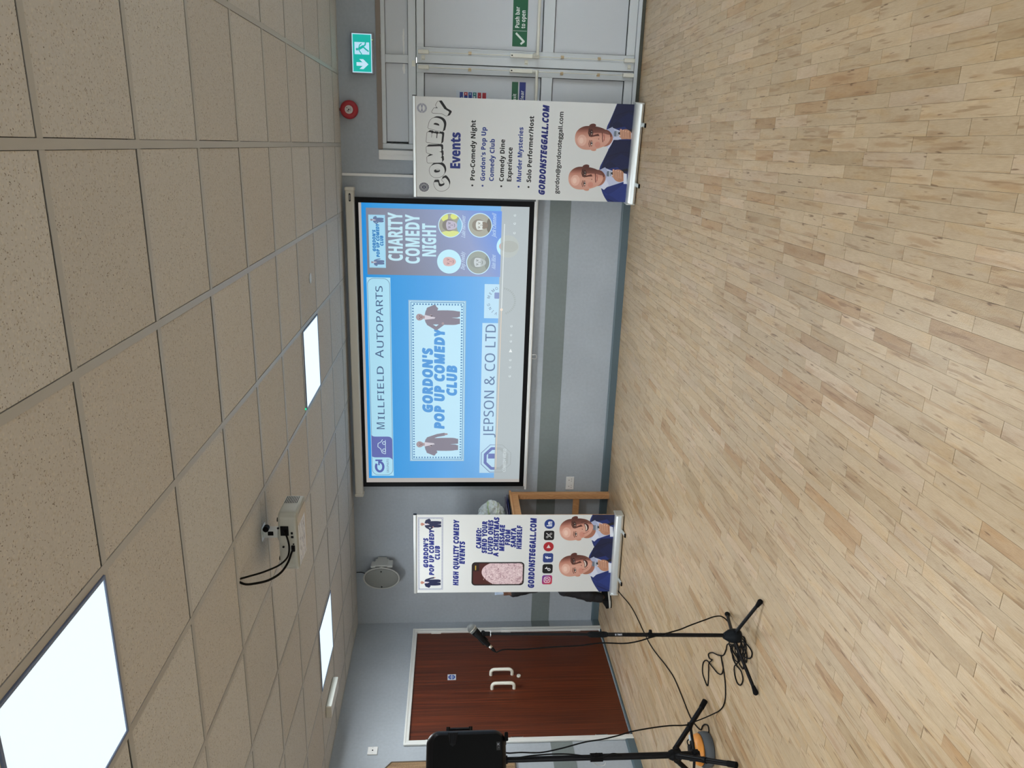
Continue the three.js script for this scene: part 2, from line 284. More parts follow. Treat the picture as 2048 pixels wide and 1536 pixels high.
// ---------- brown double door, left wall ----------
(() => {
  const d = structGroup('door_1');
  const { z0, z1, h } = D1, A0 = 0.138, A1 = 1.803, AT = 2.075;
  // architrave and lining
  mesh('door_frame', [rbox(0, 0.02, 0, AT, A0, A0 + 0.052, 0.006), rbox(0, 0.02, 0, AT, A1 - 0.052, A1, 0.006), rbox(0, 0.0198, AT - 0.045, AT, A0 + 0.05, A1 - 0.05, 0.006),
    rbox(0.004, 0.024, 0, AT + 0.001, A0 - 0.003, A0 + 0.02, 0.005), rbox(0.004, 0.024, 0, AT + 0.001, A1 - 0.02, A1 + 0.003, 0.005), rbox(0.0041, 0.0241, AT - 0.018, AT + 0.003, A0, A1, 0.005),
    box(-WT, 0, 0, h, z0, z0 + 0.022), box(-WT, 0, 0, h, z1 - 0.022, z1), box(-WT, 0, h - 0.014, h, z0 + 0.022, z1 - 0.022)], M.gloss, d);
  const mid = 0.968, leaf = (a, b) => mesh('door_leaf', rbox(-0.047, -0.004, 0.022, 2.029, a, b, 0.002, 1), M.veneer, d);
  const L1 = leaf(0.190, mid - 0.001), L2 = leaf(mid + 0.001, 1.741);
  mesh('door_stop', [box(-0.075, -0.05, 0, 2.03, 0.187, 0.2), box(-0.075, -0.05, 0, 2.03, 1.73, 1.743), box(-0.075, -0.05, 2.0, 2.031, 0.2, 1.73)], M.gloss, d);
  mesh('floor_strip', rbox(-0.06, 0.018, 0, 0.012, 0.187, 1.743, 0.005), std({ color: new THREE.Color(0.05, 0.075, 0.085), roughness: 0.9 }), d);
  const handle = (leafMesh, z, y0, y1) => {
    const p = [[-0.004, y0, z], [0.03, y0, z]], pts = [];
    const r = 0.035, X = 0.062;
    pts.push([-0.006, y0, z], [X - r, y0, z]);
    for (let k = 1; k <= 5; k++) { const a = k / 5 * Math.PI / 2; pts.push([X - r + r * Math.sin(a), y0 + r - r * Math.cos(a), z]); }
    for (let k = 0; k <= 5; k++) { const a = k / 5 * Math.PI / 2; pts.push([X - r + r * Math.cos(a), y1 - r + r * Math.sin(a), z]); }
    pts.push([-0.006, y1, z]);
    mesh('handle', new THREE.TubeGeometry(new THREE.CatmullRomCurve3(pts.map(V), false, 'centripetal'), 60, 0.0165, 14).toNonIndexed(), M.cream, leafMesh, 'cream plastic pull handle');
  };
  handle(L1, 0.886, 1.043, 1.258); handle(L2, 1.090, 1.038, 1.256);
  const lock = cyl(0.021, 0.019, 0.014, 0, 0, 0, 22); lock.rotateZ(-Math.PI / 2); lock.translate(-0.006, 0.977, 0.912);
  mesh('lock', lock, M.cream, L1, 'round pale lock cover'); const kw = cyl(0.006, 0.006, 0.003, 0, 0, 0, 10); kw.rotateZ(-Math.PI / 2); kw.translate(0.0075, 0.977, 0.912); mesh('keyway', kw, M.steel, L1);
  const hinge = (L, z, y, s) => mesh('hinge', [rbox(-0.004, 0.001, y - 0.052, y + 0.052, z - 0.006, z + 0.026 * s, 0.001, 1), rod([0.002, y - 0.053, z], [0.002, y + 0.053, z], 0.006)], M.gloss, L);
  for (const y of [1.825, 1.06, 0.285]) { hinge(L1, 0.190, y, 0.4); hinge(L2, 1.741, y, -0.9 + 0.4); }
})();

// ---------- white exit doors, far wall ----------
(() => {
  const d = structGroup('door_2');
  const { x0, x1, h } = D2, zb = -0.09, zf = -0.005;
  const fr = (a, b, c, e, r = 0.006) => rbox(a, b, c, e, zb, zf, r);
  mesh('door_frame', [fr(x0, 5.088, 0.05, h), fr(6.455, x1, 0.05, h), fr(5.0881, 6.4549, 2.283, h), fr(5.0881, 6.4549, 2.015, 2.084), fr(5.766, 5.836, 2.0841, 2.2829),
    box(x0, 5.792, 0.03, h, -WT, -0.2), box(5.838, x1, 0.03, h, -WT, -0.2), box(5.792, 5.838, 0.03, 2.006, -WT, -0.2), box(5.792, 5.838, 2.034, h, -WT, -0.2)], M.upvc, d);
  const panel = (a, b, c, e, par, pm = M.infill, nm = 'infill_panel') => {                     // recessed sheet in a black gasket with a sloped bead
    mesh(nm, box(a, b, c, e, -0.062, -0.034), pm, par);
    const g = 0.004; mesh('gasket', [box(a - g, a + 0.001, c - g, e + g, -0.06, -0.030), box(b - 0.001, b + g, c - g, e + g, -0.06, -0.030), box(a, b, c - g, c + 0.001, -0.06, -0.030), box(a, b, e - 0.001, e + g, -0.06, -0.030)], M.gasket, par);
  };
  panel(5.104, 5.764, 2.087, 2.281, d, M.infill, 'transom_panel'); panel(5.838, 6.45, 2.087, 2.281, d, M.infill, 'transom_panel');
  mesh('trickle_vent', rbox(5.70, 5.993, 2.312, 2.326, -0.006, 0.012, 0.003), M.upvc, d);
  const leaf = (a, b, pa, pb) => {
    const zc = -0.07, zz = 0.004;
    const m = mesh('door_leaf', [rbox(a, pa - 0.004, 0.065, 2.009, zc, zz, 0.005), rbox(pb + 0.004, b, 0.065, 2.009, zc, zz, 0.005), rbox(pa - 0.005, pb + 0.005, 1.944, 2.009, zc, zz - 0.0003, 0.005), rbox(pa - 0.005, pb + 0.005, 0.797, 0.897, zc, zz - 0.0003, 0.005), rbox(pa - 0.005, pb + 0.005, 0.065, 0.141, zc, zz - 0.0003, 0.005),
      // sloped glazing beads
      ...[[0.902, 1.939], [0.146, 0.792]].flatMap(([c, e]) => [box(pa - 0.012, pa - 0.003, c - 0.006, e + 0.006, -0.03, 0.007), box(pb + 0.003, pb + 0.012, c - 0.006, e + 0.006, -0.03, 0.007)])], M.upvc, d);
    for (const [c, e] of [[0.902, 1.939], [0.146, 0.792]]) {
      mesh('infill_panel', box(pa, pb, c, e, -0.05, -0.022), M.infill, m); const g = 0.004;
      mesh('gasket', [box(pa - g, pa + 0.0012, c - g, e + g, -0.05, -0.012), box(pb - 0.0012, pb + g, c - g, e + g, -0.05, -0.012), box(pa, pb, c - g, c + 0.0012, -0.05, -0.012), box(pa, pb, e - 0.0012, e + g, -0.05, -0.012)], M.gasket, m);
    }
    return m;
  };
  leaf(5.092, 5.768, 5.150, 5.692); leaf(5.774, 6.452, 5.907, 6.395);
  mesh('meeting_stile', rbox(5.774, 5.846, 0.066, 1.985, 0.003, 0.014, 0.004), M.upvc, d);
  mesh('sill', [rbox(x0, x1, 0.028, 0.062, -0.2, 0.012, 0.004), box(x0, x1, -0.1, 0.028, -WT, -0.02)], M.upvc, d);
  mesh('kick_strip', rbox(x0 - 0.004, x1 + 0.02, 0, 0.029, -0.019, 0.02, 0.004), std({ color: new THREE.Color(0.055, 0.055, 0.04), roughness: 0.7 }), d);
  // push-bar exit devices
  const bar = (s, xr, xa, xb) => {                            // rod position, bar from xa to xb
    const g = mesh('panic_bar', [rod([xa, 0.948, 0.085], [xb, 0.948, 0.085], 0.0125), rod([xa, 0.948, 0.085], [xa, 0.972, 0.02], 0.013), rod([xb, 0.948, 0.085], [xb, 0.972, 0.02], 0.013), sphere(0.0125, xa, 0.948, 0.085, 10), sphere(0.0125, xb, 0.948, 0.085, 10)], M.hardware, d);
    mesh('lock_case', [rbox(xr - 0.017, xr + 0.017, 0.985, 1.185, 0.006, 0.046, 0.006), rbox(xr - 0.014, xr + 0.014, 0.925, 0.99, 0.005, 0.03, 0.006)], M.hardware, g);
    mesh('bolt_rod', [rod([xr, 1.18, 0.022], [xr, 1.91, 0.022], 0.004, 0.004, 8), rod([xr, 0.15, 0.022], [xr, 0.93, 0.022], 0.004, 0.004, 8)], M.hardware, g);
    mesh('bolt_case', rbox(xr - 0.017, xr + 0.017, 1.90, 1.995, 0.005, 0.045, 0.006), M.hardware, g); mesh('bolt_case', rbox(xr - 0.017, xr + 0.017, 0.066, 0.165, 0.005, 0.045, 0.006), M.hardware, g);
    for (const y of [1.54, 0.718, 0.386]) mesh('rod_guide', [rbox(xr - 0.012 + 0.006 * s, xr + 0.012 + 0.006 * s, y - 0.014, y + 0.014, 0.005, 0.02, 0.003), rod([xr, y - 0.012, 0.022], [xr, y + 0.012, 0.022], 0.008)], M.brass, g);
    mesh('case_slot', box(xr - 0.005, xr + 0.005, 1.163, 1.176, 0.044, 0.0465), M.black, g);
  };
  bar(1, 5.862, 5.876, 6.42); bar(-1, 5.738, 5.12, 5.735);
  for (const [x, y] of [[5.817, 1.95], [5.812, 1.04], [5.808, 0.11]]) mesh('keep_plate', [rbox(x - 0.02, x + 0.02, y - 0.016, y + 0.016, 0.012, 0.02, 0.003)], M.hardware, d);
  mesh('keep_plate', rbox(5.742, 5.79, 2.018, 2.05, -0.006, 0.004, 0.003), M.hardware, d);
  for (const [x, y] of [[5.803, 1.955], [5.803, 1.943], [5.8, 1.046], [5.8, 1.034], [5.795, 0.116], [5.795, 0.104]]) { const c = cyl(0.0028, 0.0028, 0.003, 0, 0, 0, 8); c.rotateX(Math.PI / 2); c.translate(x, y, 0.021); mesh('screw', c, M.gasket, d); }
  // torn strips of white tape left on the transom panels
  const R = rng(3), tape = (xa, xb, y, wd) => { const s = new THREE.Shape(), n = 14; for (let k = 0; k <= n; k++) { const x = lerp(xa, xb, k / n), w = wd * (0.5 + 0.5 * Math.sin(Math.PI * Math.min(1, k / n * 1.3))) * (0.75 + 0.5 * R()); k ? s.lineTo(x, y + w) : s.moveTo(x, y + w); } for (let k = n; k >= 0; k--) s.lineTo(lerp(xa, xb, k / n), y - wd * (0.5 + 0.6 * R())); const g = ext(s, 0.0008); g.translate(0, 0, -0.0335); return g; };
  mesh('tape_residue', tape(6.046, 5.84, 2.123, 0.0085), M.white, d); mesh('tape_residue', tape(5.764, 5.683, 2.122, 0.013), M.white, d);
})();
// cable trunking on the far wall
tag(mesh('wall_trunking', [rbox(4.946, 5.03, 0.765, 2.354, 0, 0.022, 0.004), rbox(4.984, 4.992, 0.766, 2.3535, 0.0215, 0.024, 0.001, 1)], M.white), 'wide white plastic trunking down the wall beside the exit doors', 'trunking', 'white trunking on the far wall');
tag(mesh('wall_trunking', rbox(4.795, 4.819, 0.765, H - 0.002, 0, 0.016, 0.003), M.white), 'narrow white vertical trunking from the ceiling, between screen and exit doors', 'trunking', 'white trunking on the far wall');
// ---------- flat print: lettering, logos and pictures ----------
const NAVY = '#14206e', INK = '#101014';
// lettering fitted between x0 and x1 with its capitals capH high on a baseline
function fit(x, txt, x0, x1, base, capH, o = {}) {
  const { font = 'sans-serif', bold = true, color = INK, fat = 0, skew = 0, align } = o, fs = capH / 0.714;
  x.save(); x.font = `${bold ? 'bold ' : ''}${fs}px ${font}`; x.fillStyle = color; x.textAlign = 'left'; x.textBaseline = 'alphabetic';
  if (fat >= 0.15) {                                          // chunky rounded capitals, spaced so that they stay apart
    const gap = 0.10 * capH, cw = [...txt].map((c) => x.measureText(c).width), full = cw.reduce((a, b) => a + b + gap, -gap), kk = (x1 - x0) / full; let p = 0;
    x.translate(x0, base); x.transform(kk, 0, -skew, 1, 0, 0); x.strokeStyle = color; x.lineJoin = 'round'; x.lineWidth = fat * capH;
    [...txt].forEach((c, i) => { x.strokeText(c, p, 0); x.fillText(c, p, 0); p += cw[i] + gap; }); x.restore(); return;
  }
  const w = x.measureText(txt).width, k = x1 === null ? 1 : (x1 - x0) / w;
  x.translate(x0, base); x.transform(k, 0, -skew, 1, 0, 0);
  if (fat) { x.strokeStyle = color; x.lineJoin = 'round'; x.lineWidth = fat * capH; x.strokeText(txt, 0, 0); }
  x.fillText(txt, 0, 0); x.restore();
}
const poly = (x, pts, fill) => { x.fillStyle = fill; x.beginPath(); pts.forEach((p, i) => (i ? x.lineTo(...p) : x.moveTo(...p))); x.closePath(); x.fill(); };
const blob = (x, pts, fill) => { x.fillStyle = fill; x.beginPath(); const n = pts.length, md = (a, b) => [(a[0] + b[0]) / 2, (a[1] + b[1]) / 2]; x.moveTo(...md(pts[n - 1], pts[0])); for (let i = 0; i < n; i++) x.quadraticCurveTo(...pts[i], ...md(pts[i], pts[(i + 1) % n])); x.closePath(); x.fill(); };
const oval = (x, cx, cy, rx, ry, fill, rot = 0) => { x.fillStyle = fill; x.beginPath(); x.ellipse(cx, cy, rx, ry, rot, 0, 7); x.fill(); };
const rr = (x, a, b, w, h, r, fill) => { x.fillStyle = fill; x.beginPath(); x.roundRect(a, b, w, h, r); x.fill(); };
const line = (x, pts, color, w, cap = 'round') => { x.strokeStyle = color; x.lineWidth = w; x.lineCap = cap; x.lineJoin = 'round'; x.beginPath(); pts.forEach((p, i) => (i ? x.lineTo(...p) : x.moveTo(...p))); x.stroke(); };
// a bald man in a navy suit, his head lit from his right, talking into a hand-held microphone; unit = head height, origin at the top of the head
function bust(x, cx, cy, u, o = {}) {
  const { tilt = 0, grin = 0, low = false, wl = 1.15, wr = 1.2, sw = 1, bottom = 2.1 } = o;
  x.save(); x.translate(cx, cy); x.scale(u, u);
  // shoulders, jacket, shirt
  blob(x, [[-0.30, 0.98], [-0.62, 1.14], [-wl, 1.34], [-wl - 0.05, 1.9], [-wl, bottom + 0.3], [wr, bottom + 0.3], [wr + 0.05, 1.7], [wr, 1.22], [0.62, 1.0], [0.30, 0.86]], '#1e2f70');
  poly(x, [[0.28, 0.93], [0.66, 1.02], [wr, 1.24], [wr + 0.02, bottom + 0.3], [0.5, bottom + 0.3], [0.42, 1.5]], '#141b40');
  line(x, [[-0.62, 1.22], [-0.80, 1.62], [-0.76, bottom]], '#121a45', 0.022); line(x, [[0.70, 1.10], [0.86, 1.5], [0.84, bottom]], '#0e1433', 0.022);
  poly(x, [[-0.22, 0.92], [0.28, 0.88], [0.36, 1.05], [0.10, 1.75], [0.0, 1.8], [-0.28, 1.06]], '#c4cbe4');
  poly(x, [[-0.26, 0.96], [-0.33, 1.08], [-0.18, 1.22], [0.0, 1.12]], '#d8def0'); poly(x, [[0.30, 0.92], [0.38, 1.06], [0.20, 1.19], [0.04, 1.12]], '#aab3d2');
  poly(x, [[-0.36, 1.04], [-0.52, 1.16], [-0.36, 1.40], [0.02, 1.82], [-0.02, bottom + 0.3], [-0.4, bottom + 0.3], [-0.7, 1.6]], '#25377c');
  poly(x, [[0.44, 1.02], [0.62, 1.12], [0.42, 1.40], [0.06, 1.80], [0.02, bottom + 0.3], [0.5, bottom + 0.3], [0.8, 1.5]], '#161f49');
  for (const y of [1.45, 1.70, 1.95]) oval(x, 0.03, y, 0.016, 0.016, '#8089ad');
  // neck
  blob(x, [[-0.22, 0.66], [0.26, 0.62], [0.30, 0.96], [0.05, 1.14], [-0.22, 1.0]], '#a96f5c');
  blob(x, [[0.05, 0.80], [0.27, 0.64], [0.31, 0.96], [0.06, 1.12]], '#6f3f35');
  x.rotate(tilt);
  // ears, skull
  oval(x, -0.345, 0.54, 0.045, 0.085, '#c98f7c', 0.15); oval(x, 0.37, 0.50, 0.06, 0.10, '#5a2f28', -0.15);
  const g = x.createLinearGradient(-0.36, 0, 0.40, 0); g.addColorStop(0, '#cf9a88'); g.addColorStop(0.45, '#d9a593'); g.addColorStop(0.68, '#c08472'); g.addColorStop(0.84, '#7d4a3e'); g.addColorStop(1, '#4b2722');
  const skull = [[-0.20, 0.03], [0.0, -0.02], [0.22, 0.03], [0.36, 0.22], [0.365, 0.45], [0.34, 0.66], [0.26, 0.88], [0.10, 1.02], [-0.06, 1.03], [-0.22, 0.92], [-0.32, 0.70], [-0.36, 0.45], [-0.34, 0.20]];
  x.save(); x.beginPath(); const n = skull.length, md = (a, b) => [(a[0] + b[0]) / 2, (a[1] + b[1]) / 2]; x.moveTo(...md(skull[n - 1], skull[0])); for (let i = 0; i < n; i++) x.quadraticCurveTo(...skull[i], ...md(skull[i], skull[(i + 1) % n])); x.closePath(); x.fillStyle = g; x.fill(); x.clip();
  oval(x, -0.06, 0.20, 0.17, 0.13, 'rgba(238,200,184,.55)'); oval(x, -0.07, 0.18, 0.09, 0.06, 'rgba(246,220,206,.5)');
  blob(x, [[0.14, 0.40], [0.34, 0.36], [0.4, 0.7], [0.25, 1.05], [0.06, 1.05], [0.16, 0.78]], 'rgba(74,38,32,.55)');
  oval(x, -0.20, 0.66, 0.09, 0.08, 'rgba(205,128,112,.5)');
  // brows and eye sockets
  oval(x, 0.15, 0.465, 0.12, 0.06, 'rgba(58,28,24,.75)'); oval(x, -0.16, 0.475, 0.10, 0.045, 'rgba(128,80,68,.55)');
  line(x, [[-0.26, 0.425], [-0.17, 0.40], [-0.07, 0.425]], '#7c5144', 0.022); line(x, [[0.06, 0.42], [0.16, 0.385], [0.27, 0.41]], '#3c1f19', 0.026);
  oval(x, -0.16, 0.48, 0.058, 0.026, '#e9dcd4'); oval(x, 0.155, 0.472, 0.055, 0.024, '#b9a69c');
  oval(x, -0.155, 0.48, 0.025, 0.025, '#2a2a30'); oval(x, 0.16, 0.472, 0.025, 0.025, '#17151a');
  line(x, [[-0.225, 0.475], [-0.16, 0.448], [-0.095, 0.475]], '#4e2c24', 0.014); line(x, [[0.09, 0.468], [0.155, 0.442], [0.22, 0.468]], '#2b1512', 0.014);
  // nose and its shadow
  blob(x, [[0.0, 0.45], [0.05, 0.47], [0.10, 0.66], [0.03, 0.70], [-0.05, 0.68], [-0.03, 0.60]], '#d49e8a'); poly(x, [[0.03, 0.46], [0.08, 0.50], [0.13, 0.67], [0.06, 0.71], [0.055, 0.60]], '#5b2f27');
  oval(x, -0.03, 0.69, 0.018, 0.012, '#6b3a30');
  // mouth
  if (grin) { blob(x, [[-0.14, 0.765], [0.0, 0.80], [0.17, 0.74], [0.12, 0.87], [0.02, 0.90], [-0.08, 0.87]], '#3a1416'); blob(x, [[-0.11, 0.785], [0.0, 0.812], [0.14, 0.765], [0.10, 0.82], [0.0, 0.845], [-0.07, 0.83]], '#e8dfd4'); line(x, [[-0.18, 0.70], [-0.17, 0.80], [-0.12, 0.88]], 'rgba(130,72,60,.8)', 0.014); line(x, [[0.20, 0.68], [0.21, 0.78], [0.17, 0.86]], 'rgba(50,22,18,.8)', 0.016); }
  else { line(x, [[-0.12, 0.81], [-0.02, 0.795], [0.05, 0.80], [0.15, 0.785]], '#5c2822', 0.022); line(x, [[-0.08, 0.845], [0.03, 0.855], [0.10, 0.835]], '#b1695c', 0.026); }
  x.restore(); x.rotate(-tilt);
  // microphone and the hand holding it: four fingers folded over the shaft, thumb in front
  const my = low ? 1.16 : 1.06, mx = low ? 0.18 : 0.13; x.translate(mx, my); x.scale(0.84, 0.84); x.translate(-mx, -my);
  line(x, [[mx + 0.02, my + 0.16], [mx + 0.16, my + 0.66]], '#15151a', 0.10); rr(x, mx - 0.10, my - 0.05, 0.20, 0.16, 0.05, '#7c8798'); line(x, [[mx - 0.09, my + 0.0], [mx + 0.09, my - 0.01]], '#3d4552', 0.012); line(x, [[mx - 0.09, my + 0.07], [mx + 0.10, my + 0.06]], '#dfe6ee', 0.022);
  const hx = mx - 0.10, hy = my + 0.15;
  blob(x, [[hx - 0.06, hy + 0.04], [hx + 0.20, hy], [hx + 0.30, hy + 0.22], [hx + 0.16, hy + 0.44], [hx - 0.14, hy + 0.50], [hx - 0.22, hy + 0.24]], '#b98469');
  for (let k = 0; k < 4; k++) { const yy = hy + 0.045 + k * 0.085; line(x, [[hx + 0.0 - k * 0.012, yy + 0.02], [hx + 0.24 - k * 0.02, yy - 0.01]], '#c6957b', 0.074); line(x, [[hx + 0.02 - k * 0.012, yy + 0.062], [hx + 0.24 - k * 0.02, yy + 0.036]], '#8c5a45', 0.012); oval(x, hx + 0.245 - k * 0.02, yy - 0.01, 0.018, 0.02, '#e3bda6'); }
  line(x, [[hx - 0.10, hy + 0.20], [hx + 0.02, hy + 0.03]], '#c08e74', 0.075); oval(x, hx + 0.03, hy + 0.02, 0.02, 0.024, '#e9c8b4');
  poly(x, [[hx - 0.26, hy + 0.44], [hx + 0.14, hy + 0.40], [hx + 0.10, hy + 0.56], [hx - 0.26, hy + 0.62]], '#dfe4ef'); poly(x, [[hx - 0.44, hy + 0.58], [hx + 0.12, hy + 0.52], [hx + 0.16, bottom + 0.2], [hx - 0.6, bottom + 0.2]], '#1d2b66');
  x.restore();
}
// a standing man in a suit, about one unit tall, origin at the top of the head
function standing(x, cx, cy, u, o = {}) {
  const { suit = '#1a2450', skin = '#b98573', shirt = '#d6d2dc', flip = 1, hip = false } = o;
  x.save(); x.translate(cx, cy); x.scale(u * flip, u);
  blob(x, [[-0.10, 0.20], [-0.21, 0.25], [-0.27, 0.44], [-0.20, 0.52], [-0.16, 0.46], [-0.17, 0.62], [-0.16, 1.0], [0.0, 1.0], [0.0, 0.8], [0.02, 0.8], [0.03, 1.0], [0.17, 1.0], [0.17, 0.62], [0.16, 0.44], [0.18, 0.26], [0.10, 0.20]], suit);
  poly(x, [[-0.17, 0.7], [-0.145, 1.0], [-0.02, 1.0], [0.0, 0.76], [0.02, 1.0], [0.145, 1.0], [0.17, 0.7]], suit);
  if (hip) { line(x, [[0.15, 0.28], [0.26, 0.46], [0.15, 0.60]], suit, 0.08); oval(x, 0.14, 0.61, 0.03, 0.03, skin); } else { line(x, [[0.15, 0.28], [0.23, 0.50], [0.26, 0.66]], suit, 0.075); oval(x, 0.265, 0.71, 0.025, 0.04, skin); }
  line(x, [[-0.19, 0.28], [-0.25, 0.42], [-0.06, 0.36]], suit, 0.08); oval(x, -0.03, 0.34, 0.035, 0.03, skin); line(x, [[0.0, 0.24], [-0.03, 0.36]], '#3a3a44', 0.025);
  poly(x, [[-0.06, 0.18], [0.06, 0.18], [0.03, 0.42], [0.0, 0.44]], shirt);
  rr(x, -0.035, 0.13, 0.07, 0.07, 0.02, skin); blob(x, [[-0.075, 0.03], [0, -0.01], [0.075, 0.03], [0.08, 0.10], [0.04, 0.17], [-0.04, 0.17], [-0.08, 0.10]], skin);
  oval(x, -0.03, 0.085, 0.012, 0.006, '#4a2c26'); oval(x, 0.03, 0.085, 0.012, 0.006, '#4a2c26'); line(x, [[-0.025, 0.135], [0.025, 0.135]], '#7c463c', 0.008); poly(x, [[0.0, 0.08], [0.015, 0.115], [-0.012, 0.115]], 'rgba(120,72,60,.6)');
  x.restore();
}
// a generic portrait for the small round pictures on the screen
function face(x, cx, cy, r, o) {
  x.save(); x.beginPath(); x.arc(cx, cy, r, 0, 7); x.fillStyle = o.bg; x.fill(); x.clip(); x.translate(cx, cy); x.scale(r, r);
  if (o.extra) o.extra(x);
  if (o.body) blob(x, [[-0.8, 1.1], [-0.6, 0.66], [0, 0.5], [0.6, 0.66], [0.8, 1.1]], o.body);
  if (o.hair) oval(x, 0, -0.12, 0.50, 0.56, o.hair);
  blob(x, [[-0.36, -0.42], [0, -0.56], [0.36, -0.42], [0.42, 0.05], [0.26, 0.48], [0, 0.62], [-0.26, 0.48], [-0.42, 0.05]], o.skin);
  if (o.hair) blob(x, [[-0.44, -0.20], [-0.34, -0.62], [0.1, -0.72], [0.42, -0.5], [0.44, -0.2], [0.2, -0.38], [-0.2, -0.36]], o.hair);
  for (const s of [-1, 1]) { oval(x, 0.17 * s, -0.04, 0.07, 0.04, o.line); line(x, [[0.08 * s, -0.14], [0.26 * s, -0.16]], o.line, 0.04); }
  line(x, [[0.0, 0.0], [0.04, 0.18], [-0.03, 0.2]], o.line, 0.03); if (o.beard) blob(x, [[-0.34, 0.16], [0, 0.24], [0.34, 0.16], [0.24, 0.58], [0, 0.7], [-0.24, 0.58]], o.beard); line(x, [[-0.13, 0.33], [0, 0.37], [0.13, 0.33]], o.line, 0.045);
  x.restore(); x.strokeStyle = o.ring || '#c9ecff'; x.lineWidth = r * 0.07; x.beginPath(); x.arc(cx, cy, r, 0, 7); x.stroke();
}
function seal(x, cx, cy, r, color, scallop) {
  x.fillStyle = color; if (scallop) { x.beginPath(); for (let k = 0; k <= 80; k++) { const a = k / 80 * 6.283, q = r * (0.94 + 0.06 * Math.cos(a * 16)); x.lineTo(cx + q * Math.cos(a), cy + q * Math.sin(a)); } x.fill(); oval(x, cx, cy, r * 0.80, r * 0.80, '#d3d5d4'); }
  for (const [q, w] of scallop ? [[0.72, 0.07], [0.56, 0.12]] : [[0.97, 0.05], [0.62, 0.04]]) { x.strokeStyle = color; x.lineWidth = r * w; x.beginPath(); x.arc(cx, cy, r * q, 0, 7); x.stroke(); }
  x.strokeStyle = color; x.lineWidth = r * 0.2; x.setLineDash([r * 0.06, r * 0.045]); x.beginPath(); x.arc(cx, cy, r * 0.80, 0, 7); x.globalAlpha = scallop ? 0 : 0.75; x.stroke(); x.globalAlpha = 1; x.setLineDash([]);
  if (scallop) oval(x, cx, cy, r * 0.40, r * 0.40, color); else { rr(x, cx - r * 0.62, cy - r * 0.13, r * 1.24, r * 0.26, 0, color); oval(x, cx - r * 0.9, cy, r * 0.1, r * 0.1, '#d3d5d4'); oval(x, cx + r * 0.9, cy, r * 0.1, r * 0.1, '#d3d5d4'); }
  line(x, [[cx - r * 0.22, cy - r * 0.05], [cx + r * 0.22, cy - r * 0.05]], '#d3d5d4', r * 0.06); line(x, [[cx - r * 0.22, cy + r * 0.07], [cx + r * 0.22, cy + r * 0.07]], '#d3d5d4', r * 0.05);
}
const PAPER = '#d6d9d8';
function comedyBanner() {                                    // 0.85 x 2.0 m
  const W = 1020, Hh = 2130, k0 = 2046 / Hh, [c, x] = canvas(Math.round(W * k0), 2046), S = (s) => s * W, Tt = (t) => t * Hh;
  x.scale(k0, k0); x.fillStyle = PAPER; x.fillRect(0, 0, W, Hh);
  seal(x, S(0.10), Tt(0.037), 50, '#151a38', true); seal(x, S(0.888), Tt(0.030), 48, '#7d8298', false);
  // COMEDY in an arch: outlined letters with a black drop
  const L = [['C', 0.125, 0.122, -0.50], ['O', 0.272, 0.098, -0.20], ['M', 0.435, 0.085, -0.06], ['E', 0.597, 0.085, 0.10], ['D', 0.735, 0.096, 0.22], ['Y', 0.872, 0.118, 0.50]];
  for (const pass of [0, 1]) for (const [ch, s, t, a] of L) {
    x.save(); x.translate(S(s), Tt(t)); x.rotate(a); x.font = 'bold 172px sans-serif'; x.textAlign = 'center'; x.textBaseline = 'middle'; x.lineJoin = 'round'; x.scale(ch === 'M' || ch === 'E' ? 1.12 : 1.05, 1);
    if (!pass) { x.strokeStyle = INK; x.fillStyle = INK; x.lineWidth = 26; for (let k = 0; k <= 20; k += 2) { x.strokeText(ch, k * 0.85, k * 0.9); } }
    else { x.strokeStyle = INK; x.lineWidth = 30; x.strokeText(ch, 0, 0); x.strokeStyle = PAPER; x.fillStyle = PAPER; x.lineWidth = 24; x.strokeText(ch, 0, 0); x.fillText(ch, 0, 0); }
    x.restore();
  }
  fit(x, 'Events', S(0.295), S(0.665), Tt(0.203), Tt(0.043), { color: '#20307c', fat: 0.08 });
  const B = '#243b86', rows = [['Pro-Comedy Night', 0.18, 0.79, 0.272, INK, 1], ["Gordon's Pop Up", 0.18, 0.727, 0.320, B, 1], ['Comedy Club', 0.18, 0.613, 0.361, B, 0], ['Comedy Dine', 0.18, 0.612, 0.408, INK, 1], ['Experience', 0.18, 0.535, 0.444, INK, 0], ['Murder Mysteries', 0.18, 0.738, 0.490, B, 1], ['Solo Performer/Host', 0.18, 0.85, 0.537, INK, 1]];
  for (const [t, a, b, y, col, dot] of rows) { fit(x, t, S(a), S(b), Tt(y), Tt(0.0205), { color: col, fat: 0.04 }); if (dot) oval(x, S(0.132), Tt(y - 0.010), 10, 10, col); }
  fit(x, 'GORDONSTEGGALL.COM', S(0.05), S(0.955), Tt(0.604), Tt(0.0265), { color: NAVY, fat: 0.15, skew: 0.2 });
  fit(x, 'gordon@gordonsteggall.com', S(0.07), S(0.905), Tt(0.671), Tt(0.0185), { color: INK, bold: false, fat: 0.08 });
  bust(x, S(0.645), Tt(0.733), Tt(0.160), { wl: 1.0, wr: 1.35, tilt: -0.05, low: true, bottom: 1.75 });
  bust(x, S(0.235), Tt(0.715), Tt(0.160), { wl: 0.82, wr: 1.22, tilt: -0.03, low: true, bottom: 1.85 });
  return c;
}
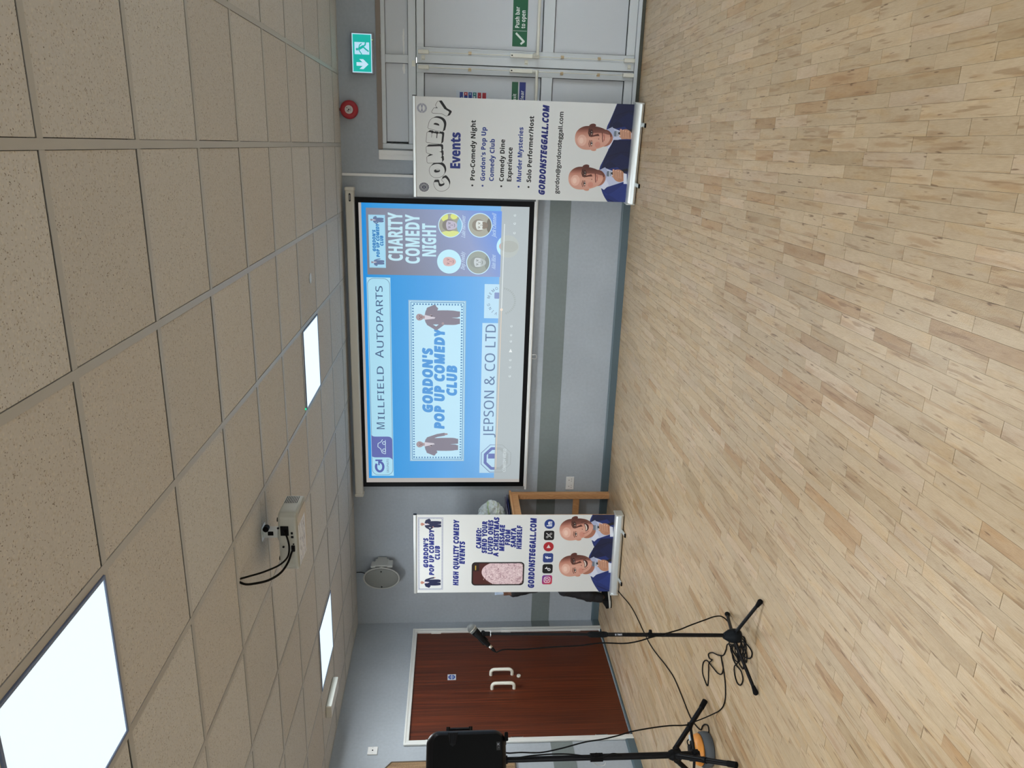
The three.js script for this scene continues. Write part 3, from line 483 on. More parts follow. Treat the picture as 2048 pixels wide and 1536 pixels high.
function logoBox(x, a, b, w, h, o = {}) {                    // framed logo: two suited men either side of the club's name
  const { ink = '#1b3a9a', paper = null, frame = '#5a6494', suit, skin } = o;
  if (paper) { x.fillStyle = paper; x.fillRect(a, b, w, h); }
  x.strokeStyle = frame; x.lineWidth = h * 0.012; x.strokeRect(a + h * 0.02, b + h * 0.02, w - h * 0.04, h - h * 0.04); x.lineWidth = h * 0.03; x.setLineDash([h * 0.025, h * 0.028]); x.strokeRect(a + h * 0.055, b + h * 0.055, w - h * 0.11, h - h * 0.11); x.setLineDash([]);
  fit(x, "GORDON'S", a + w * 0.312, a + w * 0.715, b + h * 0.405, h * 0.172, { color: ink, fat: 0.15, skew: 0.10 });
  fit(x, 'POP UP COMEDY', a + w * 0.205, a + w * 0.83, b + h * 0.625, h * 0.172, { color: ink, fat: 0.15, skew: 0.10 });
  fit(x, 'CLUB', a + w * 0.42, a + w * 0.61, b + h * 0.855, h * 0.172, { color: ink, fat: 0.15, skew: 0.10 });
  standing(x, a + w * 0.105, b + h * 0.10, h * 0.80, { suit, skin }); standing(x, a + w * 0.905, b + h * 0.11, h * 0.80, { suit, skin, hip: true, flip: -1 });
}
function clubBanner() {                                      // 0.84 x 1.96 m
  const W = 1020, Hh = 2380, k0 = 2046 / Hh, [c, x] = canvas(Math.round(W * k0), 2046), S = (s) => s * W, Tt = (t) => t * Hh, B = '#16257c', K = { color: B, fat: 0.15, skew: 0.1 };
  x.scale(k0, k0); x.fillStyle = PAPER; x.fillRect(0, 0, W, Hh);
  logoBox(x, S(0.035), Tt(0.008), S(0.935), Tt(0.128), { ink: B, suit: '#171d45' });
  fit(x, 'HIGH QUALITY COMEDY', S(0.09), S(0.93), Tt(0.212), Tt(0.0245), K); fit(x, 'EVENTS', S(0.37), S(0.66), Tt(0.243), Tt(0.0245), K);
  for (const [t, a, b, y] of [['CAMEO:', 0.57, 0.83, 0.325], ['SEND YOUR', 0.51, 0.915, 0.354], ['LOVED ONES', 0.495, 0.93, 0.3835], ['A CHRISTMAS', 0.47, 0.965, 0.4125], ['MESSAGE', 0.535, 0.87, 0.4415], ['FROM', 0.61, 0.81, 0.4705], ['SANTA', 0.585, 0.83, 0.4995], ['HIMSELF', 0.56, 0.86, 0.5285]]) fit(x, t, S(a), S(b), Tt(y), Tt(0.0235), K);
  // a phone showing a plain picture of pale curly wool on brown
  const px = S(0.09), py = Tt(0.28), pw = S(0.305), phh = Tt(0.268); rr(x, px, py, pw, phh, 46, '#120d0e'); x.save(); x.beginPath(); x.roundRect(px + 16, py + 16, pw - 32, phh - 32, 32); x.clip(); x.fillStyle = '#4a1e1b'; x.fillRect(px, py, pw, phh); x.fillStyle = '#241012'; x.fillRect(px + pw * 0.62, py, pw, 90); x.fillStyle = '#b99a3c'; x.fillRect(px + pw * 0.66, py + 40, 60, 14);
  blob(x, [[px + 40, py + 210], [px + 150, py + 110], [px + 260, py + 140], [px + 330, py + 300], [px + 330, py + phh], [px - 20, py + phh], [px + 10, py + 300]], '#d8bfc3');
  const R = rng(9); for (let k = 0; k < 420; k++) { const a = px + R() * pw, b = py + 150 + R() * (phh - 150), r = 7 + R() * 12, th = R() * 6.3; if (b < py + 240 && Math.abs(a - px - pw / 2) > 90) continue; x.strokeStyle = ['rgba(240,222,222,.8)', 'rgba(150,112,120,.7)', 'rgba(205,176,182,.8)'][k % 3]; x.lineWidth = 3 + R() * 4; x.beginPath(); x.arc(a, b, r, th, th + 2 + R() * 2); x.stroke(); }
  x.restore();
  fit(x, 'GORDONSTEGGALL.COM', S(0.05), S(0.955), Tt(0.600), Tt(0.028), K);
  // social icons
  const y = Tt(0.668), r = 62, I = [0.16, 0.305, 0.448, 0.592, 0.737, 0.882].map(S);
  const ig = x.createLinearGradient(I[0] - r, y + r, I[0] + r, y - r); ig.addColorStop(0, '#c8453f'); ig.addColorStop(0.5, '#b02f72'); ig.addColorStop(1, '#5a3a9c'); rr(x, I[0] - r, y - r, 2 * r, 2 * r, 26, ig); x.strokeStyle = '#ecdfe6'; x.lineWidth = 9; x.beginPath(); x.roundRect(I[0] - 36, y - 36, 72, 72, 20); x.stroke(); x.beginPath(); x.arc(I[0], y, 17, 0, 7); x.stroke(); oval(x, I[0] + 21, y - 21, 5, 5, '#ecdfe6');
  rr(x, I[1] - r, y - r, 2 * r, 2 * r, 26, '#0d0d10'); line(x, [[I[1] + 4, y - 32], [I[1] + 4, y + 18]], '#e9eaec', 10, 'butt'); x.strokeStyle = '#e9eaec'; x.lineWidth = 10; x.beginPath(); x.arc(I[1] - 10, y + 18, 14, 0, 7); x.stroke(); x.beginPath(); x.arc(I[1] + 26, y - 32, 22, 1.6, 3.14); x.stroke();
  rr(x, I[2] - r, y - r, 2 * r, 2 * r, 26, '#2b3f80'); fit(x, 'f', I[2] - 18, I[2] + 22, y + 36, 66, { color: '#e4e7ee' });
  oval(x, I[3], y, r, r, '#a8202a'); poly(x, [[I[3] - 18, y - 26], [I[3] + 28, y], [I[3] - 18, y + 26]], '#d9d2d2');
  rr(x, I[4] - r, y - r, 2 * r, 2 * r, 26, '#0d0d10'); line(x, [[I[4] - 30, y - 32], [I[4] + 30, y + 32]], '#e9eaec', 20, 'butt'); line(x, [[I[4] - 30, y - 32], [I[4] + 30, y + 32]], '#0d0d10', 9, 'butt'); line(x, [[I[4] + 30, y - 34], [I[4] + 6, y - 6]], '#e9eaec', 8, 'butt'); line(x, [[I[4] - 6, y + 6], [I[4] - 32, y + 34]], '#e9eaec', 8, 'butt');
  oval(x, I[5], y, r, r, '#1c3a84'); fit(x, 'in', I[5] - 34, I[5] + 36, y + 30, 58, { color: '#e6e9ee', fat: 0.06 });
  bust(x, S(0.785), Tt(0.722), Tt(0.166), { wl: 0.92, wr: 1.2, tilt: -0.16, grin: 1, bottom: 1.85 });
  bust(x, S(0.315), Tt(0.728), Tt(0.166), { wl: 0.90, wr: 0.98, tilt: -0.16, grin: 1, bottom: 1.85 });
  return c;
}
function screenPicture() {                                   // what the projector throws on the cloth, 2.815 x 1.58 m
  const W = 2048, Hh = 1150, [c, x] = canvas(W, Hh), S = (s) => s * W, Tt = (t) => t * Hh;
  x.fillStyle = '#b9b4b0'; x.fillRect(0, 0, W, Hh);
  const bg = x.createLinearGradient(0, 0, 0, Tt(0.83)); bg.addColorStop(0, '#1f93ea'); bg.addColorStop(0.1, '#3f9fe6'); bg.addColorStop(0.5, '#5aa6e8'); bg.addColorStop(1, '#82baf0'); x.fillStyle = bg; x.fillRect(S(0.017), Tt(0.016), W, Tt(0.83));
  x.fillStyle = '#b6c0c4'; x.fillRect(S(0.012), Tt(0.832), W, Hh);
  // poster at the right
  const pg = x.createLinearGradient(S(0.765), Tt(0.1), S(0.98), Tt(0.84)); pg.addColorStop(0, '#878690'); pg.addColorStop(0.4, '#8f99b4'); pg.addColorStop(0.7, '#9aa8d0'); pg.addColorStop(1, '#6c9bf2'); x.fillStyle = pg; x.fillRect(S(0.765), Tt(0.042), S(0.219), Tt(0.795));
  logoBox(x, S(0.788), Tt(0.055), S(0.174), Tt(0.097), { paper: '#aee2fb', ink: '#3f86c8', frame: '#9fd6f2', suit: '#6d80a6', skin: '#9c9cae' });
  const P = '#c8eefc', imp = (t, a, b, y, h) => fit(x, t, S(a), S(b), Tt(y), Tt(h), { color: P, fat: 0.045 });
  imp('CHARITY', 0.811, 0.970, 0.2515, 0.081); imp('COMEDY', 0.803, 0.965, 0.351, 0.08); imp('NIGHT', 0.827, 0.938, 0.4485, 0.079);
  const R0 = S(0.039);
  face(x, S(0.8137), Tt(0.528), R0, { bg: '#c4f0ff', skin: '#d9b8b8', line: '#9a7f86', ring: '#c4f0ff' });
  face(x, S(0.934), Tt(0.534), R0, { bg: '#a9ab9e', skin: '#c4c0d2', hair: '#8d8a86', line: '#7f7c8c', body: '#8cc0e0', extra: (q) => { oval(q, -0.8, 0.1, 0.35, 1, '#dce89a'); oval(q, 0.7, -0.5, 0.4, 0.3, '#dfe98c'); oval(q, 0.75, 0.3, 0.25, 0.3, '#dfe98c'); } });
  face(x, S(0.8129), Tt(0.7026), R0, { bg: '#a3aca6', skin: '#cdd6da', hair: '#98a09e', line: '#7d8686', beard: '#b8c2c4', body: '#8f9896' });
  face(x, S(0.9363), Tt(0.7097), R0, { bg: '#aeb0a6', skin: '#dfe5e2', hair: '#948f86', line: '#8c8880', beard: '#8f857a', body: '#7f7c74' });
  const nm = (t, a, b, y) => fit(x, t, S(a), S(b), Tt(y), Tt(0.022), { color: '#cfe6fa', bold: false, font: 'serif', skew: 0.35 });
  nm('Dep Feebly', 0.786, 0.846, 0.621); nm('Luke Harrower', 0.893, 0.965, 0.622); nm('Alan Hirst', 0.79, 0.838, 0.806); nm('Jack Channell', 0.898, 0.975, 0.803);
  x.save(); x.beginPath(); x.rect(0, 0, W, Tt(0.835)); x.clip(); oval(x, S(0.8685), Tt(0.878), R0 * 0.97, R0 * 0.97, '#c4f0ff'); oval(x, S(0.8685), Tt(0.885), R0 * 0.5, R0 * 0.85, '#d4b4ac'); x.restore();
  x.save(); x.beginPath(); x.rect(0, Tt(0.836), W, Hh); x.clip(); oval(x, S(0.8685), Tt(0.878), R0 * 0.97, R0 * 0.97, '#bcc4c2'); oval(x, S(0.8685), Tt(0.885), R0 * 0.5, R0 * 0.8, '#b4bab6'); x.restore();
  // sponsor strip along the top
  x.fillStyle = '#b4e6fb'; x.fillRect(S(0.026), Tt(0.035), S(0.7295), Tt(0.142)); x.strokeStyle = '#6c8fb4'; x.lineWidth = 3; x.beginPath(); x.roundRect(S(0.03), Tt(0.040), S(0.722), Tt(0.132), 44); x.stroke();
  x.fillStyle = '#6a74b8'; x.beginPath(); x.moveTo(S(0.105), Tt(0.038)); x.lineTo(S(0.188), Tt(0.038)); x.quadraticCurveTo(S(0.180), Tt(0.044), S(0.180), Tt(0.064)); x.lineTo(S(0.180), Tt(0.14)); x.quadraticCurveTo(S(0.180), Tt(0.170), S(0.166), Tt(0.170)); x.lineTo(S(0.090), Tt(0.170)); x.quadraticCurveTo(S(0.099), Tt(0.160), S(0.099), Tt(0.14)); x.lineTo(S(0.099), Tt(0.064)); x.quadraticCurveTo(S(0.099), Tt(0.044), S(0.105), Tt(0.038)); x.fill();
  const cw = '#d2ecfb'; line(x, [[S(0.113), Tt(0.122)], [S(0.117), Tt(0.105)], [S(0.132), Tt(0.097)], [S(0.141), Tt(0.078)], [S(0.153), Tt(0.080)], [S(0.160), Tt(0.100)], [S(0.168), Tt(0.108)]], cw, 5); for (const q of [0.127, 0.155]) { x.strokeStyle = cw; x.lineWidth = 5; x.beginPath(); x.arc(S(q), Tt(0.118), 11, 0, 7); x.stroke(); } line(x, [[S(0.113), Tt(0.127)], [S(0.166), Tt(0.127)]], cw, 4);
  x.strokeStyle = '#5c6ab4'; x.lineWidth = 17; x.lineCap = 'butt'; x.beginPath(); x.ellipse(S(0.062), Tt(0.087), 38, 27, 0, -0.9, -0.2, true); x.stroke(); x.fillStyle = '#5c6ab4'; x.fillRect(S(0.068), Tt(0.078), 40, 11); x.fillRect(S(0.0845), Tt(0.060), 12, 52); fit(x, 'GROUPAUTO', S(0.038), S(0.093), Tt(0.146), Tt(0.014), { color: '#6f86ac', bold: false });
  fit(x, 'M', S(0.2055), S(0.238), Tt(0.124), Tt(0.050), { color: '#4e6890', bold: false }); fit(x, 'ILLFIELD', S(0.243), S(0.447), Tt(0.1255), Tt(0.042), { color: '#4e6890', bold: false }); fit(x, 'A', S(0.474), S(0.504), Tt(0.127), Tt(0.050), { color: '#4e6890', bold: false }); fit(x, 'UTOPARTS', S(0.507), S(0.7285), Tt(0.1285), Tt(0.042), { color: '#4e6890', bold: false });
  // framed club logo in the middle
  x.fillStyle = '#a6c8e0'; x.fillRect(S(0.0845), Tt(0.283), S(0.596), Tt(0.35)); logoBox(x, S(0.0885), Tt(0.291), S(0.5885), Tt(0.336), { paper: '#c3eafc', ink: '#5fa0e0', frame: '#5f8fbe', suit: '#8d8997', skin: '#ab9ca2' });
  // lower sponsors, half under the player's grey bar
  x.fillStyle = '#c2e4f8'; x.fillRect(S(0.037), Tt(0.735), S(0.567), Tt(0.098)); x.fillRect(S(0.621), Tt(0.744), S(0.119), Tt(0.09));
  fit(x, 'JEPSON & CO LTD', S(0.183), S(0.6025), Tt(0.819), Tt(0.063), { color: '#6d86aa', bold: false });
  const oct = (r, col, w, cl) => { x.save(); x.beginPath(); x.rect(0, cl ? Tt(0.833) : 0, W, cl ? Hh : Tt(0.833)); x.clip(); x.strokeStyle = col; x.lineWidth = w; x.beginPath(); for (let k = 0; k <= 8; k++) { const a = (k + 0.5) * Math.PI / 4; x.lineTo(S(0.0946) + r * 1.0 * Math.cos(a), Tt(0.842) + r * Math.sin(a)); } x.stroke(); x.restore(); };
  oct(120, '#7f95c0', 5, 0); oct(88, '#7482bc', 22, 0); oct(120, '#a9b3b6', 5, 1); oct(88, '#adb6b9', 22, 1); x.fillStyle = '#7482bc'; x.fillRect(S(0.0946), Tt(0.79), 40, Tt(0.043));
  const ring = (t, cl, col) => { x.save(); x.beginPath(); x.rect(0, cl ? Tt(0.836) : 0, W, cl ? Hh : Tt(0.834)); x.clip(); x.font = '27px sans-serif'; x.fillStyle = col; x.textAlign = 'center'; const n = t.length; for (let k = 0; k < n; k++) { const a = -Math.PI * 1.05 + (k / (n - 1)) * Math.PI * 1.1; x.save(); x.translate(S(0.6816), Tt(0.852)); x.rotate(a + Math.PI / 2); x.fillText(t[k], 0, -88); x.restore(); } x.restore(); };
  ring('LOVING MEMORY', 0, '#6f87a8'); rr(x, S(0.690), Tt(0.805), 44, Tt(0.03), 6, '#8ea0cc'); x.strokeStyle = '#aab4b6'; x.lineWidth = 14; x.setLineDash([8, 6]); x.beginPath(); x.arc(S(0.6816), Tt(0.852), 92, 0.15, 2.9); x.stroke(); x.setLineDash([]);
  const gw = '#dfe9ec'; fit(x, 'COMEDY VIDEO', S(0.0415), S(0.134), Tt(0.908), Tt(0.019), { color: gw, bold: false });
  line(x, [[S(0.0529), Tt(0.842)], [S(0.652), Tt(0.8505)]], '#e6d5c0', 5); line(x, [[S(0.652), Tt(0.8505)], [S(0.942), Tt(0.855)]], '#e6eef0', 5); oval(x, S(0.652), Tt(0.8505), 10, 10, '#efe3d6');
  poly(x, [[S(0.50), Tt(0.905)], [S(0.513), Tt(0.915)], [S(0.50), Tt(0.926)]], '#eef4f5');
  for (const q of [0.4119, 0.4447, 0.4715, 0.5397, 0.5623, 0.594, 0.914, 0.945, 0.972]) { x.strokeStyle = gw; x.lineWidth = 4; x.beginPath(); x.arc(S(q), Tt(0.915), 6, 0.4, 5.4); x.stroke(); }
  return c;
}
// ---------- projector screen on the far wall ----------
(() => {
  const t = thing('projector_screen', 'wide pull-down projector screen with black border showing a blue slide of sponsor logos', 'screen', [3.155, 0, 0]);
  const pic = ctex(screenPicture());
  mesh('housing', [rbox(-1.52, 1.52, 2.578, 2.655, 0.035, 0.125, 0.012, 3)], M.ivory, t, 'ivory roller housing under the ceiling');
  for (const s of [-1, 1]) mesh('end_cap', rbox(s > 0 ? 1.512 : -1.545, s > 0 ? 1.545 : -1.512, 2.572, 2.661, 0.03, 0.13, 0.012, 3), M.ivory, t);
  for (const s of [-1.17, 1.17]) mesh('wall_bracket', box(s - 0.03, s + 0.03, 2.59, 2.65, 0, 0.04), M.ivory, t);
  const bdg = canvas(256, 64); bdg[1].fillStyle = '#b8b5aa'; bdg[1].fillRect(0, 0, 256, 64); rr(bdg[1], 4, 4, 248, 56, 28, '#0a0a0c'); for (let k = 0; k < 6; k++) { bdg[1].strokeStyle = '#c9cbd0'; bdg[1].lineWidth = 4; bdg[1].strokeRect(52 + k * 27, 22, 16, 20); }
  const badge = ext(rrect(0.075, 0.020, 0.0099), 0.002); badge.translate(1.455, 2.613, 0.125); { const p = badge.attributes.position, uv = badge.attributes.uv; for (let i = 0; i < p.count; i++) uv.setXY(i, (p.getX(i) - 1.455) / 0.075 + 0.5, (p.getY(i) - 2.613) / 0.020 + 0.5); }
  mesh('badge', badge, std({ map: ctex(bdg[0]), roughness: 0.4 }), t);
  const cloth = mesh('border', [box(-1.457, -1.4075, 0.918, 2.578, 0.058, 0.060), box(1.4075, 1.457, 0.918, 2.578, 0.058, 0.060), box(-1.4075, 1.4075, 0.918, 0.965, 0.058, 0.060), box(-1.4075, 1.4075, 2.545, 2.578, 0.058, 0.060)], M.black, t, 'black border');
  const img = printed(2.815, 1.58, 0.002, [0.004, 0.99]); img.translate(0, 1.755, 0.059);
  mesh('picture', img, std({ map: pic, color: new THREE.Color(0.30, 0.30, 0.30), roughness: 0.9, emissive: new THREE.Color(1, 1, 1), emissiveMap: pic, emissiveIntensity: 0.72 }), t, 'lit blue slide with sponsor logos and a comedy poster');
  mesh('bottom_bar', [rod([-1.487, 0.897, 0.063], [1.487, 0.897, 0.063], 0.0115, 0.0115, 16), box(-1.457, 1.457, 0.903, 0.919, 0.056, 0.062)], M.white, t);
  mesh('pull_ring', tube([[-0.06, 0.886, 0.066], [-0.06, 0.846, 0.068], [-0.022, 0.846, 0.068], [-0.022, 0.886, 0.066]], 0.0035, 24), M.steel, t);
})();

// ---------- roll-up banners ----------
function rollup(label, pos, turn, w, hTop, pic, lean) {
  const t = thing('roll_up_banner', label, 'banner', pos, turn, undefined), base = 0.085, h = hTop - base - 0.02;
  const g = printed(w, h, 0.0012, [0.003, 0.9]); g.translate(0, base + h / 2 - 0.004, 0.006); g.applyMatrix4(new THREE.Matrix4().makeShear(0, 0, 0, lean, 0, 0));
  mesh('printed_sheet', g, std({ map: ctex(pic), roughness: 0.55 }), t);
  const prof = new THREE.Shape(); prof.moveTo(-0.05, 0.012); prof.lineTo(0.05, 0.012); prof.quadraticCurveTo(0.062, 0.03, 0.052, 0.056); prof.quadraticCurveTo(0.04, 0.084, 0.012, 0.088); prof.lineTo(-0.012, 0.088); prof.quadraticCurveTo(-0.055, 0.078, -0.06, 0.03); prof.lineTo(-0.05, 0.012);
  const b = ext(prof, w + 0.014, 0.001, 10); b.rotateY(-Math.PI / 2); b.scale(1, 1, -1); { const p = b.attributes.position.array; for (let i = 0; i < p.length; i += 9) for (let k = 0; k < 3; k++) { const q = p[i + 3 + k]; p[i + 3 + k] = p[i + 6 + k]; p[i + 6 + k] = q; } b.computeVertexNormals(); } b.translate(w / 2 + 0.007, 0, 0);
  const cas = mesh('base_cassette', b, M.alu, t, 'silver metal base');
  for (const s of [-1, 1]) mesh('end_cap', rbox(s * (w / 2 + 0.011) - 0.006, s * (w / 2 + 0.011) + 0.006, 0.008, 0.09, -0.06, 0.06, 0.008), M.alu, cas);
  for (const s of [-1, 1]) { mesh('foot', [rod([s * 0.26, 0.0145, -0.11], [s * 0.26, 0.0145, 0.05], 0.0075), (() => { const q = rbox(-0.018, 0.018, -0.004, 0.004, 0.045, 0.135, 0.003); q.rotateX(0.10); q.translate(s * 0.26, 0.018, 0); return q; })()], M.alu, t); mesh('foot_tip', rbox(s * 0.26 - 0.018, s * 0.26 + 0.018, 0.0, 0.013, 0.128, 0.152, 0.004), M.rubber, t); mesh('foot_tip', rbox(s * 0.26 - 0.018, s * 0.26 + 0.018, 0.0, 0.022, -0.118, -0.1, 0.004), M.rubber, t); }
  mesh('top_rail', [rbox(-w / 2 - 0.004, w / 2 + 0.004, hTop - 0.028, hTop, -0.004 + lean * hTop, 0.018 + lean * hTop, 0.006)], M.alu, t);
  mesh('rail_cap', [rbox(w / 2 + 0.003, w / 2 + 0.008, hTop - 0.03, hTop + 0.001, -0.006 + lean * hTop, 0.02 + lean * hTop, 0.002)], M.black, t);
  mesh('support_pole', rod([0, 0.05, -0.045], [0, hTop - 0.03, -0.012 + lean * hTop], 0.009), M.alu, t);
  return t;
}
rollup('roll-up banner headed COMEDY Events, listing shows, in front of the white exit doors', [5.062, 0, 0.205], -0.094, 0.85, 2.035, comedyBanner(), 0.004);
rollup('roll-up banner with social media icons and a phone picture, left of the projector screen', [1.306, 0, 0.765], 0.042, 0.835, 2.03, clubBanner(), -0.012);

// ---------- things on the walls ----------
(() => {
  const [c, x] = canvas(640, 352); x.fillStyle = '#bfe6f6'; x.fillRect(0, 0, 640, 352); x.fillStyle = '#0fb0a4'; x.fillRect(14, 14, 612, 324);
  rr(x, 300, 44, 200, 264, 0, '#b9dff5'); const gcol = '#0fb0a4';
  poly(x, [[110, 72], [170, 72], [170, 180], [222, 122], [222, 196], [140, 288], [58, 196], [58, 122], [110, 180]], '#c3e4f6');
  oval(x, 382, 88, 21, 21, gcol); line(x, [[392, 128], [430, 196]], gcol, 42); line(x, [[372, 120], [330, 150], [308, 168]], gcol, 17); line(x, [[402, 120], [452, 136], [476, 168]], gcol, 17); line(x, [[430, 200], [458, 236], [520, 248]], gcol, 24, 'butt'); line(x, [[424, 200], [386, 246], [352, 296]], gcol, 24, 'butt');
  const t = thing('exit_sign', 'green illuminated emergency exit sign with a down arrow, high above the white doors', 'sign', [5.826, 2.474, 0]);
  mesh('case', rbox(-0.167, 0.167, -0.097, 0.097, 0.0, 0.052, 0.008), std({ color: new THREE.Color(0.30, 0.30, 0.34), roughness: 0.5 }), t);
  const f = printed(0.312, 0.168, 0.003, [0.5, 0.01]); f.translate(0, 0.002, 0.053); const tx = ctex(c);
  mesh('lit_face', f, std({ map: tx, color: new THREE.Color(0.25, 0.25, 0.25), roughness: 0.5, emissive: new THREE.Color(1, 1, 1), emissiveMap: tx, emissiveIntensity: 0.85 }), t);
  mesh('indicator', sphere(0.004, 0.11, -0.088, 0.053, 8), std({ color: hex('#204010'), emissive: new THREE.Color(0.7, 1, 0.35), emissiveIntensity: 0.9 }), t);
  const l = new THREE.RectAreaLight(new THREE.Color(0.35, 0.95, 0.9), 0.5, 0.3, 0.16); l.position.set(5.826, 2.476, 0.062); l.lookAt(5.826, 2.476, 2); scene.add(l);
})();
(() => {
  const t = thing('alarm_sounder', 'round red fire alarm sounder with a white centre label', 'alarm', [5.362, 2.604, 0]);
  const g = lathe([[0, 0.0], [0.058, 0.0], [0.062, 0.012], [0.077, 0.018], [0.08, 0.03], [0.074, 0.052], [0.055, 0.062], [0.04, 0.058], [0.039, 0.056], [0, 0.056]], 40); g.rotateX(Math.PI / 2);
  mesh('body', g, std({ color: new THREE.Color(0.36, 0.02, 0.03), roughness: 0.38 }), t);
  const [c, x] = canvas(128, 128); x.fillStyle = '#c9c4c2'; x.fillRect(0, 0, 128, 128); oval(x, 64, 62, 12, 12, '#3a3436'); oval(x, 92, 34, 7, 7, '#2c2628'); line(x, [[40, 34], [50, 52]], '#4a4446', 9); line(x, [[34, 52], [42, 62]], '#4a4446', 8); line(x, [[40, 84], [88, 84]], '#8a8084', 6); line(x, [[46, 96], [80, 96]], '#8a8084', 5);
  const d = new THREE.CylinderGeometry(0.036, 0.036, 0.003, 32).toNonIndexed(); d.rotateX(Math.PI / 2); { const p = d.attributes.position; for (let i = 0; i < p.count; i++) d.attributes.uv.setXY(i, p.getX(i) / 0.072 + 0.5, p.getY(i) / 0.072 + 0.5); } d.translate(0, 0, 0.0565);
  mesh('label_disc', d, std({ map: ctex(c), roughness: 0.5 }), t);
  mesh('cable_entry', cyl(0.012, 0.012, H - 2.604 - 0.07, 0, 0.068, 0.014, 12), std({ color: new THREE.Color(0.25, 0.03, 0.03), roughness: 0.6 }), t);
})();
(() => {                                                     // oval wall loudspeaker on its bracket, turned a little to the left
  const t = thing('wall_loudspeaker', 'pale grey oval loudspeaker on a bracket high in the corner above the club banner', 'speaker', [0.70, 2.405, 0], -0.12);
  const el = (a, b) => { const s = new THREE.Shape(); s.absellipse(0, 0, a, b, 0, 6.2832); return s; };
  const body = ext(el(0.128, 0.176), 0.085, 0.018, 40); body.translate(0, 0, 0.068); const shell = std({ color: new THREE.Color(0.42, 0.43, 0.41), roughness: 0.5 });
  mesh('cabinet', body, shell, t);
  const dome = new THREE.SphereGeometry(1, 40, 12, 0, 6.2832, 0, Math.PI / 2).toNonIndexed(); dome.rotateX(Math.PI / 2); dome.scale(0.128, 0.178, 0.022); dome.translate(-0.002, 0, 0.170);
  mesh('grille', dome, std({ color: new THREE.Color(0.21, 0.22, 0.21), roughness: 0.85 }), t);
  const rim = new THREE.TorusGeometry(1, 0.05, 8, 56).toNonIndexed(); rim.scale(0.136, 0.186, 0.14); rim.translate(0, 0, 0.171); mesh('rim', rim, shell, t);
  mesh('bracket', [rbox(0.128, 0.152, -0.075, 0.07, 0.03, 0.15, 0.008), rbox(0.02, 0.15, -0.05, 0.05, 0.0, 0.06, 0.008), rbox(0.13, 0.158, -0.12, -0.06, 0.06, 0.165, 0.01), rbox(0.126, 0.15, 0.06, 0.11, 0.07, 0.165, 0.01)], shell, t);
  for (const s of [-1, 1]) { const q = cyl(0.010, 0.010, 0.006, 0, 0, 0, 3); q.rotateX(Math.PI / 2); q.translate(0.100 * s, 0.0, 0.186); mesh('fixing_hole', q, M.black, t); }
  mesh('wire', tube([[-0.03, 0.17, 0.06], [-0.045, 0.23, 0.012], [-0.05, H - 2.405 - 0.004, 0.006]], 0.0045, 16), M.cable, t);
})();
function plate(name, label, category, w, h, pos, face, extra) {
  const t = thing(name, label, category, pos, face);
  mesh('cover_plate', rbox(-w / 2, w / 2, -h / 2, h / 2, 0, 0.012, 0.004, 3), M.white, t); extra(t); return t;
}
plate('wall_socket', 'white double plug socket low on the wall between the screen and the pine stand', 'socket', 0.146, 0.086, [1.709, 0.417, 0], 0, (t) => {
  for (const s of [-1, 1]) { const c = s * 0.036; mesh('pin_hole', [rbox(c - 0.0025, c + 0.0025, 0.006, 0.016, 0.0105, 0.0125, 0.0005, 1), rbox(c - 0.016, c - 0.008, -0.018, -0.013, 0.0105, 0.0125, 0.0005, 1), rbox(c + 0.008, c + 0.016, -0.018, -0.013, 0.0105, 0.0125, 0.0005, 1)], M.black, t); mesh('rocker_switch', rbox(c - 0.006 + 0.022 * s, c + 0.006 + 0.022 * s, 0.014, 0.034, 0.010, 0.017, 0.002), M.white, t); }
});
plate('outlet_plate', 'square white outlet plate with one dark hole, high on the left wall', 'socket', 0.086, 0.086, [0, 2.341, 1.848], Math.PI / 2, (t) => {
  const c = cyl(0.006, 0.006, 0.003, 0, 0, 0, 14); c.rotateX(Math.PI / 2); c.translate(0, 0, 0.0118); mesh('socket_hole', c, M.black, t);
  for (const s of [-1, 1]) { const q = cyl(0.003, 0.003, 0.002, 0, 0, 0, 10); q.rotateX(Math.PI / 2); q.translate(0.03 * s, 0, 0.0122); mesh('screw', q, M.steel, t); }
});
(() => {                                                     // notice board, only its upper corner in view
  const t = thing('notice_board', 'brown cork notice board in a thin frame, just entering the picture behind the black loudspeaker', 'board', [0, 0, 0]);
  const o = [[1.99, 1.10], [3.3, 1.10], [3.3, 2.34], [2.22, 2.34], [1.99, 2.165]], rot = (g) => { g.rotateY(-Math.PI / 2); g.scale(-1, 1, 1); const p = g.attributes.position.array; for (let i = 0; i < p.length; i += 9) for (let k = 0; k < 3; k++) { const q = p[i + 3 + k]; p[i + 3 + k] = p[i + 6 + k]; p[i + 6 + k] = q; } g.computeVertexNormals(); return metreUV(g); };
  mesh('cork_panel', rot(ext(o, 0.014)), std({ map: corkTex, roughness: 0.9 }), t);
  const fr = std({ color: new THREE.Color(0.10, 0.075, 0.05), roughness: 0.5 }); for (let k = 0; k < 5; k++) { const a = o[k], b = o[(k + 1) % 5]; mesh('frame_rail', rod([0.012, a[1], a[0]], [0.012, b[1], b[0]], 0.007, 0.007, 8), fr, t); }
})();
(() => {                                                     // slim box on the ceiling
  const t = thing('ceiling_box', 'slim pale plastic box fixed to the ceiling near the left wall', 'fitting', [0.575, H - 0.002, 1.83], 0.03);
  mesh('body', rbox(-0.055, 0.055, -0.045, 0, -0.19, 0.19, 0.004), M.ivory, t); mesh('end_panel', rbox(0.0545, 0.058, -0.044, -0.002, -0.185, 0.185, 0.001), std({ color: new THREE.Color(0.62, 0.66, 0.62), roughness: 0.3 }), t); mesh('lens_strip', rbox(-0.05, 0.056, -0.0465, -0.0445, -0.18, 0.18, 0.001), M.white, t);
})();
